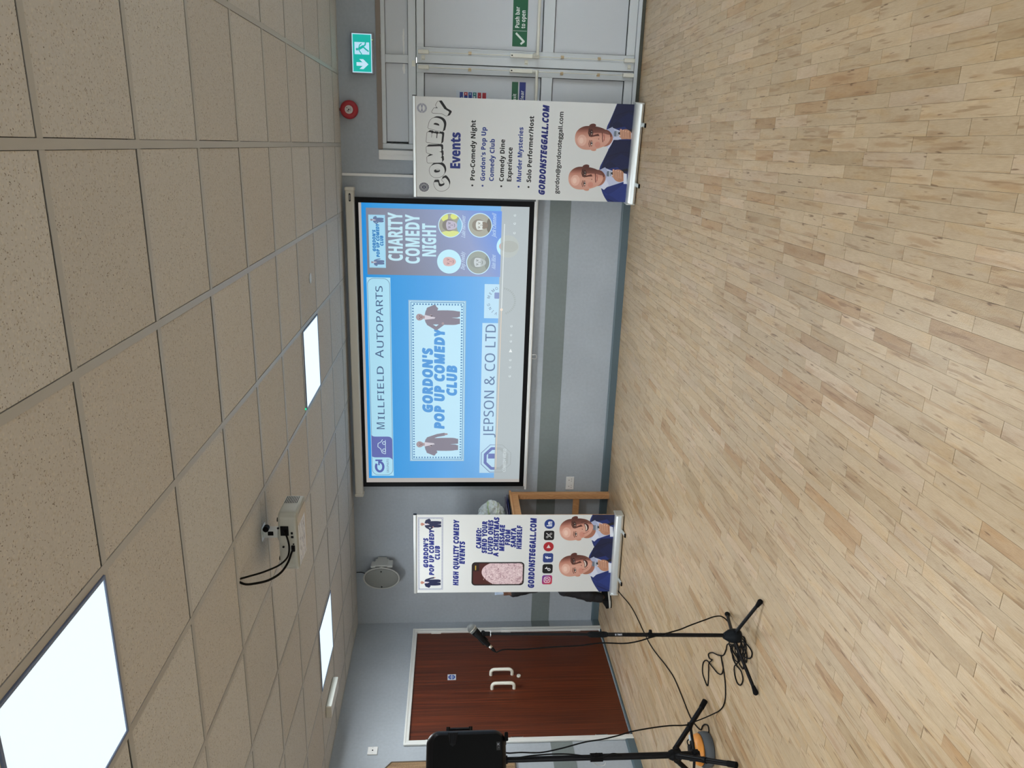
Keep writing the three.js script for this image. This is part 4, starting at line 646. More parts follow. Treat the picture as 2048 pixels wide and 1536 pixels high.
tag(mesh('ceiling_cover_plate', cyl(0.038, 0.036, 0.004, 4.15, H - 0.0045, 1.757, 28), M.gloss), 'small round white cover plate flat on a ceiling tile', 'fitting');
tag(mesh('indicator_lamp', sphere(0.008, 3.30, H - 0.002, 2.165, 10), std({ color: hex('#0a5030'), emissive: new THREE.Color(0.05, 0.9, 0.45), emissiveIntensity: 0.8 })), 'tiny green indicator lamp at the corner of a ceiling light panel', 'lamp');

// signs on the doors
(() => {
  const G = '#0f5b3a';
  const sign = (name, label, w, h, pos, turn, px, draw) => { const [c, x] = canvas(px, Math.round(px * h / w)); draw(x, px, Math.round(px * h / w)); const g = printed(w, h, 0.003, [0.003, 0.5]); g.translate(0, 0, 0.0016); const m = mesh(name, g, std({ map: ctex(c), roughness: 0.4 })); m.position.set(...pos); m.rotation.y = turn; return tag(m, label, 'sign'); };
  sign('door_sign', 'green sign with a white tick reading Push bar to open', 0.46, 0.132, [6.172, 1.102, -0.022], 0, 920, (x, w, h) => { x.fillStyle = '#cfd6d2'; x.fillRect(0, 0, w, h); x.fillStyle = G; x.fillRect(2, 2, w - 4, h - 4); line(x, [[42, 150], [86, 206], [218, 62]], '#dfe8e2', 34, 'butt'); x.fillStyle = '#cfd8d2'; x.fillRect(252, 12, 6, h - 24); fit(x, 'Push bar', 296, 640, 118, 74, { color: '#e3e9e5' }); fit(x, 'to open', 296, 590, 222, 74, { color: '#e3e9e5' }); });
  sign('door_sign', 'green strip sign ending in the word exit, half behind the comedy banner', 0.23, 0.056, [5.535, 1.130, -0.0218], 0, 460, (x, w, h) => { x.fillStyle = G; x.fillRect(0, 0, w, h); fit(x, 'exit', 150, 262, 82, 62, { color: '#e3e9e5' }); });
  sign('door_sign', 'blue strip sign ending in the word clear, half behind the comedy banner', 0.23, 0.056, [5.535, 1.062, -0.0218], 0, 460, (x, w, h) => { x.fillStyle = '#16297a'; x.fillRect(0, 0, w, h); fit(x, 'clear', 130, 318, 84, 62, { color: '#e3e9e5' }); });
  sign('notice_sheet', 'white safety notice with blue and red rows on the white door beside the comedy banner', 0.21, 0.285, [5.457, 1.514, -0.0218], 0, 420, (x, w, h) => {
    x.fillStyle = '#c3ccd6'; x.fillRect(0, 0, w, h); const row = (a, b, col) => { x.fillStyle = col; x.fillRect(20, a, w - 48, b - a); }, k = h / 0.285, Y = (v) => (1.6565 - v) * k, B = '#1d3488', Rd = '#a8202e';
    row(Y(1.626), Y(1.597), B); row(Y(1.587), Y(1.556), B); row(Y(1.548), Y(1.516), B); row(Y(1.508), Y(1.476), '#1f6a72'); row(Y(1.465), Y(1.433), Rd); row(Y(1.423), Y(1.389), Rd);
    x.fillStyle = Rd; x.fillRect(w - 84, Y(1.587), 56, Y(1.556) - Y(1.587)); oval(x, w - 56, Y(1.572), 13, 13, '#d8d0d4'); oval(x, w - 56, Y(1.532), 16, 16, '#7fb0c4'); oval(x, w - 56, Y(1.492), 14, 14, '#9cc4bc'); x.fillStyle = '#c9d2d8'; x.fillRect(w - 124, Y(1.502), 34, 32); fit(x, 'n', w - 128, w - 108, Y(1.603), 20, { color: '#dfe4ea' }); fit(x, 'r', w - 96, w - 84, Y(1.442), 20, { color: '#dfe4ea' }); });
  sign('door_disc_sign', 'small blue and white square fire door sign on the brown door', 0.082, 0.084, [-0.0035, 1.652, 0.908], Math.PI / 2, 200, (x, w, h) => { x.fillStyle = '#c6cdd6'; x.fillRect(0, 0, w, h); oval(x, w / 2, h / 2, 84, 84, '#1c3f94'); x.fillStyle = '#c6cdd6'; x.fillRect(14, 92, 172, 22); for (const y of [58, 74, 132, 148]) line(x, [[58, y], [142, y]], '#a9b8d4', 8, 'butt'); });
})();

// ---------- ceiling projector ----------
(() => {
  const t = thing('ceiling_projector', 'pale grey projector hanging from a short metal ceiling mount', 'projector', [3.046, H, 3.45], 0.02);
  const shell = std({ color: new THREE.Color(0.40, 0.41, 0.37), roughness: 0.45 }), yb = -0.212, yt = -0.112, W = 0.158, D = 0.118;
  const s = rrect(2 * W, 2 * D, 0.035); const body = ext(s, 0.074, 0.012, 6); body.rotateX(-Math.PI / 2); body.translate(0, yb + 0.014, 0);
  { const p = body.attributes.position; for (let i = 0; i < p.count; i++) if (p.getY(i) > -0.15) p.setZ(i, p.getZ(i) * 0.97); }
  mesh('body', body, shell, t);
  mesh('underside', (() => { const q = ext(rrect(2 * W - 0.03, 2 * D - 0.03, 0.03), 0.004); q.rotateX(Math.PI / 2); q.translate(0, yb + 0.003, 0); return q; })(), std({ color: new THREE.Color(0.56, 0.50, 0.42), roughness: 0.5 }), t);
  const [c, x] = canvas(256, 160), R = rng(31); x.fillStyle = '#dfe2e8'; x.fillRect(0, 0, 256, 160); for (let k = 0; k < 60; k++) { x.strokeStyle = ['rgba(120,128,160,.7)', 'rgba(150,140,140,.6)', 'rgba(96,104,120,.6)'][k % 3]; x.lineWidth = 3 + R() * 5; const a = R() * 240, b = 20 + R() * 120; x.beginPath(); x.moveTo(a, b); x.lineTo(a + 10 + R() * 30, b + R() * 10 - 5); x.stroke(); }
  const lab = new THREE.BoxGeometry(0.235, 0.001, 0.17).toNonIndexed(); lab.translate(-0.03, yb - 0.0018, 0.02); mesh('label_sticker', lab, std({ map: ctex(c), roughness: 0.5 }), t);
  const grill = []; for (let k = 0; k < 8; k++) grill.push(rbox(W + 0.0105, W + 0.0135, -0.19 + k * 0.009, -0.1855 + k * 0.009, -0.09, -0.005, 0.001, 1)); mesh('vent_grille', grill, M.black, t);
  mesh('vent_frame', rbox(W + 0.0095, W + 0.0125, -0.196, -0.118, -0.097, 0.002, 0.002), shell, t);
  mesh('connector', [rbox(0.045, 0.10, -0.168, -0.125, D + 0.006, D + 0.013, 0.002), rbox(0.052, 0.066, -0.19, -0.178, D + 0.006, D + 0.013, 0.002), rbox(0.03, 0.044, -0.192, -0.178, D + 0.006, D + 0.013, 0.002), rbox(-0.01, 0.0, -0.194, -0.186, D + 0.006, D + 0.013, 0.002), rbox(-0.045, -0.012, -0.197, -0.178, D + 0.006, D + 0.022, 0.002)], M.black, t);
  for (const [a, b] of [[-0.02, -0.137], [0.09, -0.115]]) { const q = cyl(0.006, 0.006, 0.004, 0, 0, 0, 12); q.rotateX(Math.PI / 2); q.translate(a, b, D + 0.011); mesh('screw', q, M.black, t); }
  const lens = cyl(0.03, 0.034, 0.02, 0, 0, 0, 24); lens.rotateX(-Math.PI / 2); lens.translate(0.085, -0.165, -D - 0.008); mesh('lens', lens, M.satin, t);
  mesh('mount_plate', [rbox(-0.075, 0.09, -0.112, -0.102, -0.075, 0.075, 0.003), rod([0, -0.1, 0], [0, -0.088, 0], 0.06, 0.045, 20)], M.alu, t);
  mesh('mount_arm', [rbox(-0.026, 0.026, -0.095, -0.004, -0.018, 0.018, 0.003), rbox(-0.04, 0.04, -0.004, 0, -0.04, 0.04, 0.002)], M.alu, t); mesh('arm_slot', rbox(-0.012, 0.012, -0.06, -0.03, 0.0172, 0.0186, 0.002), M.black, t);
  const kn = cyl(0.016, 0.016, 0.03, 0, 0, 0, 18); kn.rotateX(Math.PI / 2); kn.translate(0.036, -0.026, 0.012); mesh('clamp_knob', kn, M.black, t);
  for (const s of [0.11, -0.12]) mesh('adjusting_foot', cyl(0.01, 0.012, 0.014, s, -0.112, 0.07, 14), M.black, t);
  tag(mesh('projector_cable', tube([[3.125, 2.546, 3.583], [3.104, 2.532, 3.60], [3.062, 2.515, 3.63], [3.026, 2.514, 3.67], [3.01, 2.54, 3.72], [3.01, 2.604, 3.79], [3.026, 2.666, 3.86], [3.040, 2.698, 3.905]], 0.0048, 70), M.cable), 'thinner black cable looping from the projector mains socket up into the ceiling', 'cable', 'projector cables');
  tag(mesh('projector_cable', tube([[3.02, 2.505, 3.587], [3.009, 2.51, 3.61], [2.982, 2.519, 3.66], [2.96, 2.543, 3.72], [2.96, 2.588, 3.79], [2.979, 2.641, 3.85], [3.008, 2.675, 3.90], [3.029, 2.698, 3.913]], 0.006, 70), M.cable), 'thicker black cable bowing outwards from the projector up into the ceiling', 'cable', 'projector cables');
})();
// ---------- microphone stand ----------
(() => {
  const t = thing('microphone_stand', 'slim black straight microphone stand with three splayed legs', 'stand', [2.532, 0, 3.734]);
  const at = (p) => [p[0] - 2.532, p[1], p[2] - 3.734];
  mesh('hub', lathe([[0, 0.052], [0.026, 0.05], [0.038, 0.062], [0.04, 0.095], [0.034, 0.118], [0.02, 0.142], [0.0135, 0.152], [0.0, 0.152]], 26), inky('#0c1116', 0.5), t);
  for (const [x, z] of [[2.833, 3.834], [2.461, 3.418], [2.300, 3.948]]) {
    const d = Math.hypot(x - 2.532, z - 3.734), ux = (x - 2.532) / d, uz = (z - 3.734) / d, a = [ux * 0.028, 0.088, uz * 0.028], b = [ux * (d - 0.02), 0.014, uz * (d - 0.02)], m = [ux * (d - 0.055), 0.0225, uz * (d - 0.055)];
    const leg = mesh('leg', [rod(a, b, 0.0095, 0.0095, 14)], M.satin, t); mesh('leg_foot', [rod(m, b, 0.0105, 0.0145, 14), sphere(0.0145, b[0], b[1] + 0.0005, b[2], 12)], M.rubber, leg);
  }
  const top = at([2.567, 1.455, 3.723]), low = at([2.536, 0.15, 3.733]), mid = [lerp(low[0], top[0], 0.55), lerp(low[1], top[1], 0.55), lerp(low[2], top[2], 0.55)];
  mesh('lower_tube', rod(low, mid, 0.0108, 0.0108, 16), M.satin, t); const up = mesh('upper_tube', rod(mid, top, 0.0075, 0.0075, 16), M.satin, t);
  const f = (h) => { const k = (h - 0.15) / 1.305; return [lerp(low[0], top[0], k), h, lerp(low[2], top[2], k)]; };
  mesh('clutch', [rod(f(0.812), f(0.905), 0.0148, 0.0148, 18), rod(f(0.905), f(0.916), 0.0148, 0.009, 18), rod(f(0.803), f(0.812), 0.011, 0.0148, 18), ...[...Array(12)].map((_, k) => { const a = k / 12 * 6.283, p = f(0.82), q = f(0.9); return rod([p[0] + 0.0146 * Math.cos(a), p[1], p[2] + 0.0146 * Math.sin(a)], [q[0] + 0.0146 * Math.cos(a), q[1], q[2] + 0.0146 * Math.sin(a)], 0.0015, 0.0015, 5); })], inky('#0d1013', 0.7), t);
  mesh('cable_clip', [rod(f(0.555), f(0.577), 0.0135, 0.0135, 16), rbox(f(0.566)[0] + 0.008, f(0.566)[0] + 0.03, 0.558, 0.575, f(0.566)[2] - 0.008, f(0.566)[2] + 0.008, 0.004)], M.black, t);
  const [c, x] = canvas(160, 48); x.fillStyle = '#0b0d14'; x.fillRect(0, 0, 160, 48); poly(x, [[8, 26], [22, 8], [36, 24], [22, 42]], '#c8ccd6'); oval(x, 22, 26, 6, 6, '#0b0d14'); fit(x, 'TIGER', 52, 148, 35, 22, { color: '#c8ccd6', skew: 0.2 });
  const p = f(0.745), lg = new THREE.CylinderGeometry(0.0112, 0.0112, 0.045, 12, 1, true, -0.75, 1.5).toNonIndexed(); { const uv = lg.attributes.uv, q = lg.attributes.position; for (let i = 0; i < q.count; i++) uv.setXY(i, 0.5 - q.getY(i) / 0.045, uv.getX(i)); } lg.rotateY(0.62); lg.translate(...p); mesh('maker_mark', lg, std({ map: ctex(c), roughness: 0.4 }), t);
  // swivel and clip
  const e = top; mesh('swivel', [rod([e[0], e[1] - 0.004, e[2]], [e[0], e[1] + 0.03, e[2]], 0.0105, 0.012, 16), rod([e[0] - 0.014, e[1] + 0.036, e[2]], [e[0] + 0.014, e[1] + 0.036, e[2]], 0.011, 0.011, 14)], M.black, t);
  mesh('locking_ring', rod([e[0], e[1] - 0.006, e[2]], [e[0], e[1] - 0.003, e[2]], 0.017, 0.017, 18), M.steel, t);
  // the microphone lies in the clip
  const mt = thing('microphone', 'silver-headed hand-held microphone clipped at the top of the slim stand', 'microphone', [0, 0, 0]), A = [2.596, 1.553, 3.7135], B = [2.506, 1.458, 3.742], L = (k) => [0, 1, 2].map((i) => lerp(A[i], B[i], k));
  mt.position.set(...A); const l = (k) => L(k).map((v, i) => v - A[i]);
  const dir = V(B).sub(V(A)).normalize(), q = new THREE.Quaternion().setFromUnitVectors(new THREE.Vector3(0, 1, 0), dir), place = (g, k) => { g.applyQuaternion(q); g.translate(...l(k)); return g; };
  const len = V(B).distanceTo(V(A));
  mesh('grille', place(lathe([[0, -0.026], [0.014, -0.0225], [0.0225, -0.013], [0.0255, 0.0], [0.0255, 0.004], [0.0235, 0.012], [0.021, 0.022], [0.0, 0.022]], 28), 0), std({ color: new THREE.Color(0.28, 0.31, 0.32), roughness: 0.4, metalness: 0.7, bumpMap: speckBump, bumpScale: 0.001 }), mt);
  mesh('collar', place(lathe([[0.0, 0.0], [0.0268, 0.0], [0.027, 0.005], [0.0255, 0.0075], [0, 0.0075]], 28), 0), M.steel, mt);
  mesh('handle', place(lathe([[0, 0.02], [0.0222, 0.02], [0.0215, 0.035], [0.0185, 0.07], [0.0125, len + 0.001], [0, len + 0.002]], 24), 0), M.black, mt);
  mesh('plug', place(lathe([[0, len], [0.0096, len], [0.0096, len + 0.018], [0, len + 0.018]], 18), 0), M.steel, mt); mesh('plug_sleeve', place(lathe([[0, len + 0.018], [0.0095, len + 0.018], [0.0088, len + 0.035], [0.004, len + 0.052], [0, len + 0.052]], 18), 0), M.black, mt);
  const cl = L(0.62); mesh('mic_clip', [(() => { const g = new THREE.CylinderGeometry(0.0215, 0.0185, 0.05, 20, 1, true, 0.6, 5.0).toNonIndexed(); g.applyQuaternion(q); g.translate(cl[0] - 2.532, cl[1], cl[2] - 3.734); return g; })(), rod([cl[0] - 2.532, cl[1], cl[2] - 3.734], [e[0], e[1] + 0.036, e[2]], 0.011, 0.010, 12)], M.black, t);
})();
// cables: lying on the floor or hanging, each a run of its own
const cable = (name, label, pts, r, cat = 'cable', group, seg) => tag(mesh(name, tube(pts, r, seg || pts.length * 10, false, 8), M.cable), label, cat, group);
const heap = () => { const o = []; [[2.395, 3.655, 0.075, 0.05, 0.5], [2.33, 3.62, 0.085, 0.045, 1.1], [2.365, 3.70, 0.07, 0.06, 0.2]].forEach(([x, z, a, b, r], k) => { for (let i = 0; i < 9; i++) { const t = i / 9 * 6.283 + k; const u = a * Math.cos(t), v = b * Math.sin(t); o.push([x + u * Math.cos(r) - v * Math.sin(r), 0.0045 + 0.004 * ((i + k) % 3), z + u * Math.sin(r) + v * Math.cos(r)]); } }); return o; };
const onFloor = (a, r) => a.map(([x, z], i) => [x, r + 0.0005 + 0.0006 * Math.sin(i * 2.1) ** 2, z]);
cable('microphone_cable', 'thin black cable drooping from the microphone down past the stand pole to its coiled heap', [[2.4685, 1.418, 3.7535], [2.4835, 1.385, 3.752], [2.4835, 1.288, 3.752], [2.492, 1.151, 3.752], [2.497, 1.068, 3.752], [2.50, 0.958, 3.75], [2.515, 0.846, 3.752], [2.513, 0.707, 3.756], [2.525, 0.637, 3.756], [2.545, 0.567, 3.752], [2.553, 0.50, 3.738], [2.544, 0.431, 3.703], [2.531, 0.377, 3.667], [2.522, 0.304, 3.619], [2.51, 0.193, 3.553], [2.493, 0.113, 3.498], [2.47, 0.057, 3.468], [2.436, 0.018, 3.468], [2.408, 0.0045, 3.50], [2.42, 0.0045, 3.57], ...heap(), [2.454, 0.0045, 3.64], [2.479, 0.0045, 3.69], [2.433, 0.006, 3.73], [2.355, 0.009, 3.70], [2.309, 0.0045, 3.64], [2.30, 0.0045, 3.579], [2.311, 0.009, 3.509], [2.36, 0.0045, 3.53], [2.42, 0.009, 3.625], [2.478, 0.009, 3.744], [2.472, 0.0045, 3.804], [2.433, 0.0045, 3.798], [2.38, 0.009, 3.718], [2.352, 0.0045, 3.64], [2.335, 0.009, 3.56], [2.265, 0.0045, 3.569], [2.255, 0.0045, 3.626], [2.278, 0.009, 3.723], [2.242, 0.0045, 3.745], [2.188, 0.0045, 3.723], [2.169, 0.0045, 3.677], [2.188, 0.0045, 3.634], [2.234, 0.009, 3.623], [2.288, 0.0125, 3.66], [2.33, 0.0125, 3.67], [2.345, 0.0045, 3.60], [2.30, 0.0125, 3.50], [2.234, 0.0045, 3.468], [2.176, 0.0045, 3.442], [2.126, 0.009, 3.375], [2.074, 0.009, 3.284], [2.007, 0.0045, 3.217], [1.996, 0.0045, 3.234], [2.025, 0.009, 3.295], [1.98, 0.0125, 3.265], [1.912, 0.0045, 3.255], [1.854, 0.0045, 3.27], [1.806, 0.0045, 3.268], [1.804, 0.0045, 3.222], [1.825, 0.0045, 3.16], [1.89, 0.0045, 3.151], [1.948, 0.0045, 3.198], [1.99, 0.009, 3.313], [2.012, 0.0045, 3.404], [2.057, 0.0045, 3.46], [2.106, 0.0045, 3.462], [2.139, 0.009, 3.435]], 0.0038, 'cable', undefined, 700);
cable('microphone_lead', 'thin black lead running across the floor from the coiled heap to the loudspeaker tripod', onFloor([[2.15, 3.405], [2.115, 3.445], [2.086, 3.485], [2.027, 3.528], [1.953, 3.554], [1.886, 3.542], [1.80, 3.488]], 0.0038).concat([[1.75, 0.012, 3.45], [1.70, 0.05, 3.425], [1.672, 0.11, 3.425], [1.661, 0.15, 3.432]]), 0.0038);
cable('power_lead', 'thin black lead winding over the floor from the club banner to the orange cable reel', onFloor([[0.905, 0.80], [0.935, 0.90], [1.085, 1.365], [1.172, 2.008], [1.31, 2.444], [1.363, 2.642], [1.368, 2.843], [1.368, 3.061], [1.399, 3.168], [1.45, 3.262]], 0.0042).concat([[1.49, 0.0047, 3.275], [1.545, 0.006, 3.318], [1.575, 0.006, 3.37], [1.553, 0.008, 3.395], [1.505, 0.014, 3.36], [1.462, 0.02, 3.315], [1.435, 0.06, 3.312], [1.448, 0.11, 3.34], [1.468, 0.138, 3.385], [1.464, 0.135, 3.42]]), 0.0042);
cable('speaker_cable', 'black cable hanging from the underside of the black loudspeaker to its tripod leg', [[1.600, 1.336, 3.56], [1.609, 1.312, 3.575], [1.616, 1.242, 3.58], [1.611, 1.12, 3.58], [1.626, 0.998, 3.57], [1.654, 0.844, 3.553], [1.664, 0.736, 3.545], [1.677, 0.628, 3.53], [1.690, 0.56, 3.52], [1.694, 0.441, 3.50], [1.687, 0.30, 3.475], [1.668, 0.21, 3.455], [1.655, 0.165, 3.437]], 0.0042);
cable('speaker_cable', 'black cable running close along the loudspeaker tripod pole into its collar', [[1.592, 1.336, 3.592], [1.590, 1.30, 3.598], [1.600, 1.181, 3.592], [1.604, 1.059, 3.588], [1.600, 0.952, 3.588], [1.588, 0.86, 3.592], [1.584, 0.79, 3.604], [1.586, 0.73, 3.603], [1.60, 0.68, 3.595], [1.585, 0.62, 3.592]], 0.0042);

// ---------- loudspeaker on its tripod ----------
(() => {
  const px = 1.560, pz = 3.579, t = thing('speaker_stand', 'heavy black tripod stand carrying the black loudspeaker', 'stand', [px, 0, pz]);
  mesh('pole', [rod([0, 0.13, 0], [0, 0.76, 0], 0.0195, 0.0195, 20), rod([0, 0.76, 0], [0.002, 1.3175, 0], 0.0165, 0.0165, 20)], M.satin, t);
  mesh('collar', [rod([0, 0.735, 0], [0, 0.81, 0], 0.025, 0.025, 20), rod([0.02, 0.78, 0.012], [0.045, 0.78, 0.025], 0.009, 0.012, 12)], M.rubber, t);
  mesh('locking_pin', tube([[-0.02, 0.79, 0.02], [-0.034, 0.765, 0.026], [-0.034, 0.725, 0.026], [-0.02, 0.72, 0.022]], 0.0022, 20), M.steel, t);
  mesh('leg_hub', [rod([0, 0.25, 0], [0, 0.302, 0], 0.033, 0.033, 20), rod([0, 0.302, 0], [0, 0.322, 0], 0.033, 0.024, 20)], M.black, t);
  mesh('hub_knob', [rod([0.02, 0.332, 0.02], [0.032, 0.334, 0.032], 0.012, 0.015, 12)], M.black, t);
  mesh('slide_bracket', [rod([0, 0.14, 0], [0, 0.175, 0], 0.029, 0.029, 20)], M.black, t);
  for (const [x, z] of [[1.712, 3.300], [1.742, 3.852], [1.256, 3.588]]) {
    const d = Math.hypot(x - px, z - pz), ux = (x - px) / d, uz = (z - pz) / d, P = (r, y) => [ux * r, y, uz * r];
    const a = P(0.03, 0.28), b = P(d, 0.017), leg = mesh('leg', [rod(a, b, 0.0155, 0.0155, 16), rbox(-0.001, 0.001, 0, 0.001, 0, 0.001, 0.0001, 1)].slice(0, 1), M.satin, t);
    mesh('leg_lug', [rod(P(0.022, 0.262), P(0.05, 0.272), 0.019, 0.019, 12)], M.black, leg); const k = 0.86; mesh('leg_foot', [rod(P(lerp(0.03, d, k), lerp(0.28, 0.017, k)), P(d + 0.004, 0.0185), 0.0172, 0.0178, 16)], M.rubber, leg);
    const r = 0.03 + (d - 0.03) * 0.48; mesh('brace', rod(P(0.024, 0.158), P(r, 0.28 - 0.263 * 0.48 - 0.004), 0.0085, 0.0085, 10), M.satin, t); mesh('brace_joint', rod(P(r - 0.014, 0.28 - 0.263 * 0.455), P(r + 0.014, 0.28 - 0.263 * 0.505), 0.0185, 0.0185, 12), M.black, leg);
  }
  // the loudspeaker: moulded cabinet with a rounded back, facing the room
  const s = thing('loudspeaker', 'black moulded loudspeaker on the tripod at the edge of the picture', 'speaker', [px + 0.003, 1.318, pz], 0.775);
  const w = 0.345, h = 0.475, dp = 0.28, g = flat(new RoundedBoxGeometry(w, h, dp, 6, 0.075)), p = g.attributes.position;
  for (let i = 0; i < p.count; i++) { const k = p.getZ(i) / dp + 0.5; p.setX(i, p.getX(i) * (0.76 + 0.24 * k) * (1 + 0.035 * Math.cos(p.getY(i) / h * Math.PI))); } g.computeVertexNormals(); g.translate(0, h / 2 + 0.012, 0.0);
  mesh('cabinet', g, inky('#06080d', 0.42, 0.5), s);
  const gr = ext(rrect(0.275, 0.40, 0.04), 0.006, 0.004, 8); gr.translate(0, h / 2 + 0.004, 0.137); mesh('front_grille', gr, inky('#040506', 0.8), s);
  const vs = new THREE.Shape(); [[0.088, 0.345], [0.148, 0.357], [0.148, 0.303], [0.088, 0.315], [0.078, 0.33]].forEach((q, i) => (i ? vs.lineTo(...q) : vs.moveTo(...q)));
  const vent = ext(vs, 0.006, 0.003); vent.translate(0.004, 0, 0.141); mesh('vent_surround', vent, M.satin, s); mesh('vent_slot', [0, 1, 2, 3].map((k) => rbox(0.094, 0.147, 0.3105 + k * 0.0105, 0.3155 + k * 0.0105, 0.147, 0.1515, 0.001, 1)), M.rubber, s);
  const hx = w / 2 - 0.003; mesh('side_handle', [rod([hx + 0.006, 0.225, 0.02], [hx + 0.006, 0.355, 0.02], 0.0085, 0.0085, 14), rod([hx - 0.03, 0.222, 0.02], [hx + 0.019, 0.222, 0.02], 0.0115, 0.0125, 12), rod([hx - 0.03, 0.358, 0.02], [hx + 0.019, 0.358, 0.02], 0.0115, 0.0125, 12)], M.satin, s);
  mesh('corner_foot', [rbox(0.10, 0.15, 0, 0.02, 0.06, 0.12, 0.006), rbox(-0.15, -0.10, 0, 0.02, 0.06, 0.12, 0.006), rbox(0.08, 0.12, 0, 0.02, -0.11, -0.06, 0.006), rbox(-0.12, -0.08, 0, 0.02, -0.11, -0.06, 0.006)], M.rubber, s);
  mesh('pole_socket', rod([0, 0.0, 0], [0, 0.02, 0], 0.024, 0.024, 18), M.black, s);
  const [c, x] = canvas(128, 64); x.fillStyle = '#08090b'; x.fillRect(0, 0, 128, 64); fit(x, 'X', 70, 110, 50, 36, { color: '#a8acb4', bold: false }); oval(x, 40, 40, 5, 5, '#7c8088'); const lb = printed(0.045, 0.022, 0.001, [0.02, 0.02]); lb.translate(0.075, 0.062, 0.1482); mesh('maker_mark', lb, std({ map: ctex(c), roughness: 0.5 }), s);
})();
(() => {                                                     // flat round cable reel with a raised socket block
  const t = thing('cable_reel', 'orange and grey round extension cable reel on the floor under the loudspeaker tripod', 'cable reel', [1.452, 0, 3.432], 0.6);
  mesh('base_drum', lathe([[0, 0.0], [0.094, 0.0], [0.104, 0.006], [0.108, 0.03], [0.106, 0.058], [0.09, 0.066], [0, 0.066]], 40), std({ color: new THREE.Color(0.075, 0.085, 0.095), roughness: 0.6 }), t);
  mesh('orange_cover', lathe([[0, 0.065], [0.094, 0.065], [0.097, 0.076], [0.09, 0.096], [0.07, 0.108], [0.05, 0.11], [0.0, 0.11]], 40), std({ color: new THREE.Color(0.78, 0.30, 0.045), roughness: 0.45 }), t);
  mesh('socket_block', [rbox(-0.05, 0.05, 0.105, 0.122, -0.035, 0.035, 0.008), rbox(-0.03, 0.03, 0.104, 0.142, -0.03, 0.04, 0.014, 3)], M.black, t);
  mesh('winding_knob', cyl(0.014, 0.011, 0.03, -0.062, 0.1, -0.035, 16), M.black, t);
  mesh('plug_tag', rbox(0.045, 0.08, 0.1, 0.118, -0.06, -0.03, 0.004), std({ color: new THREE.Color(0.5, 0.6, 0.68), roughness: 0.5 }), t, 'pale blue plastic tag');
})();

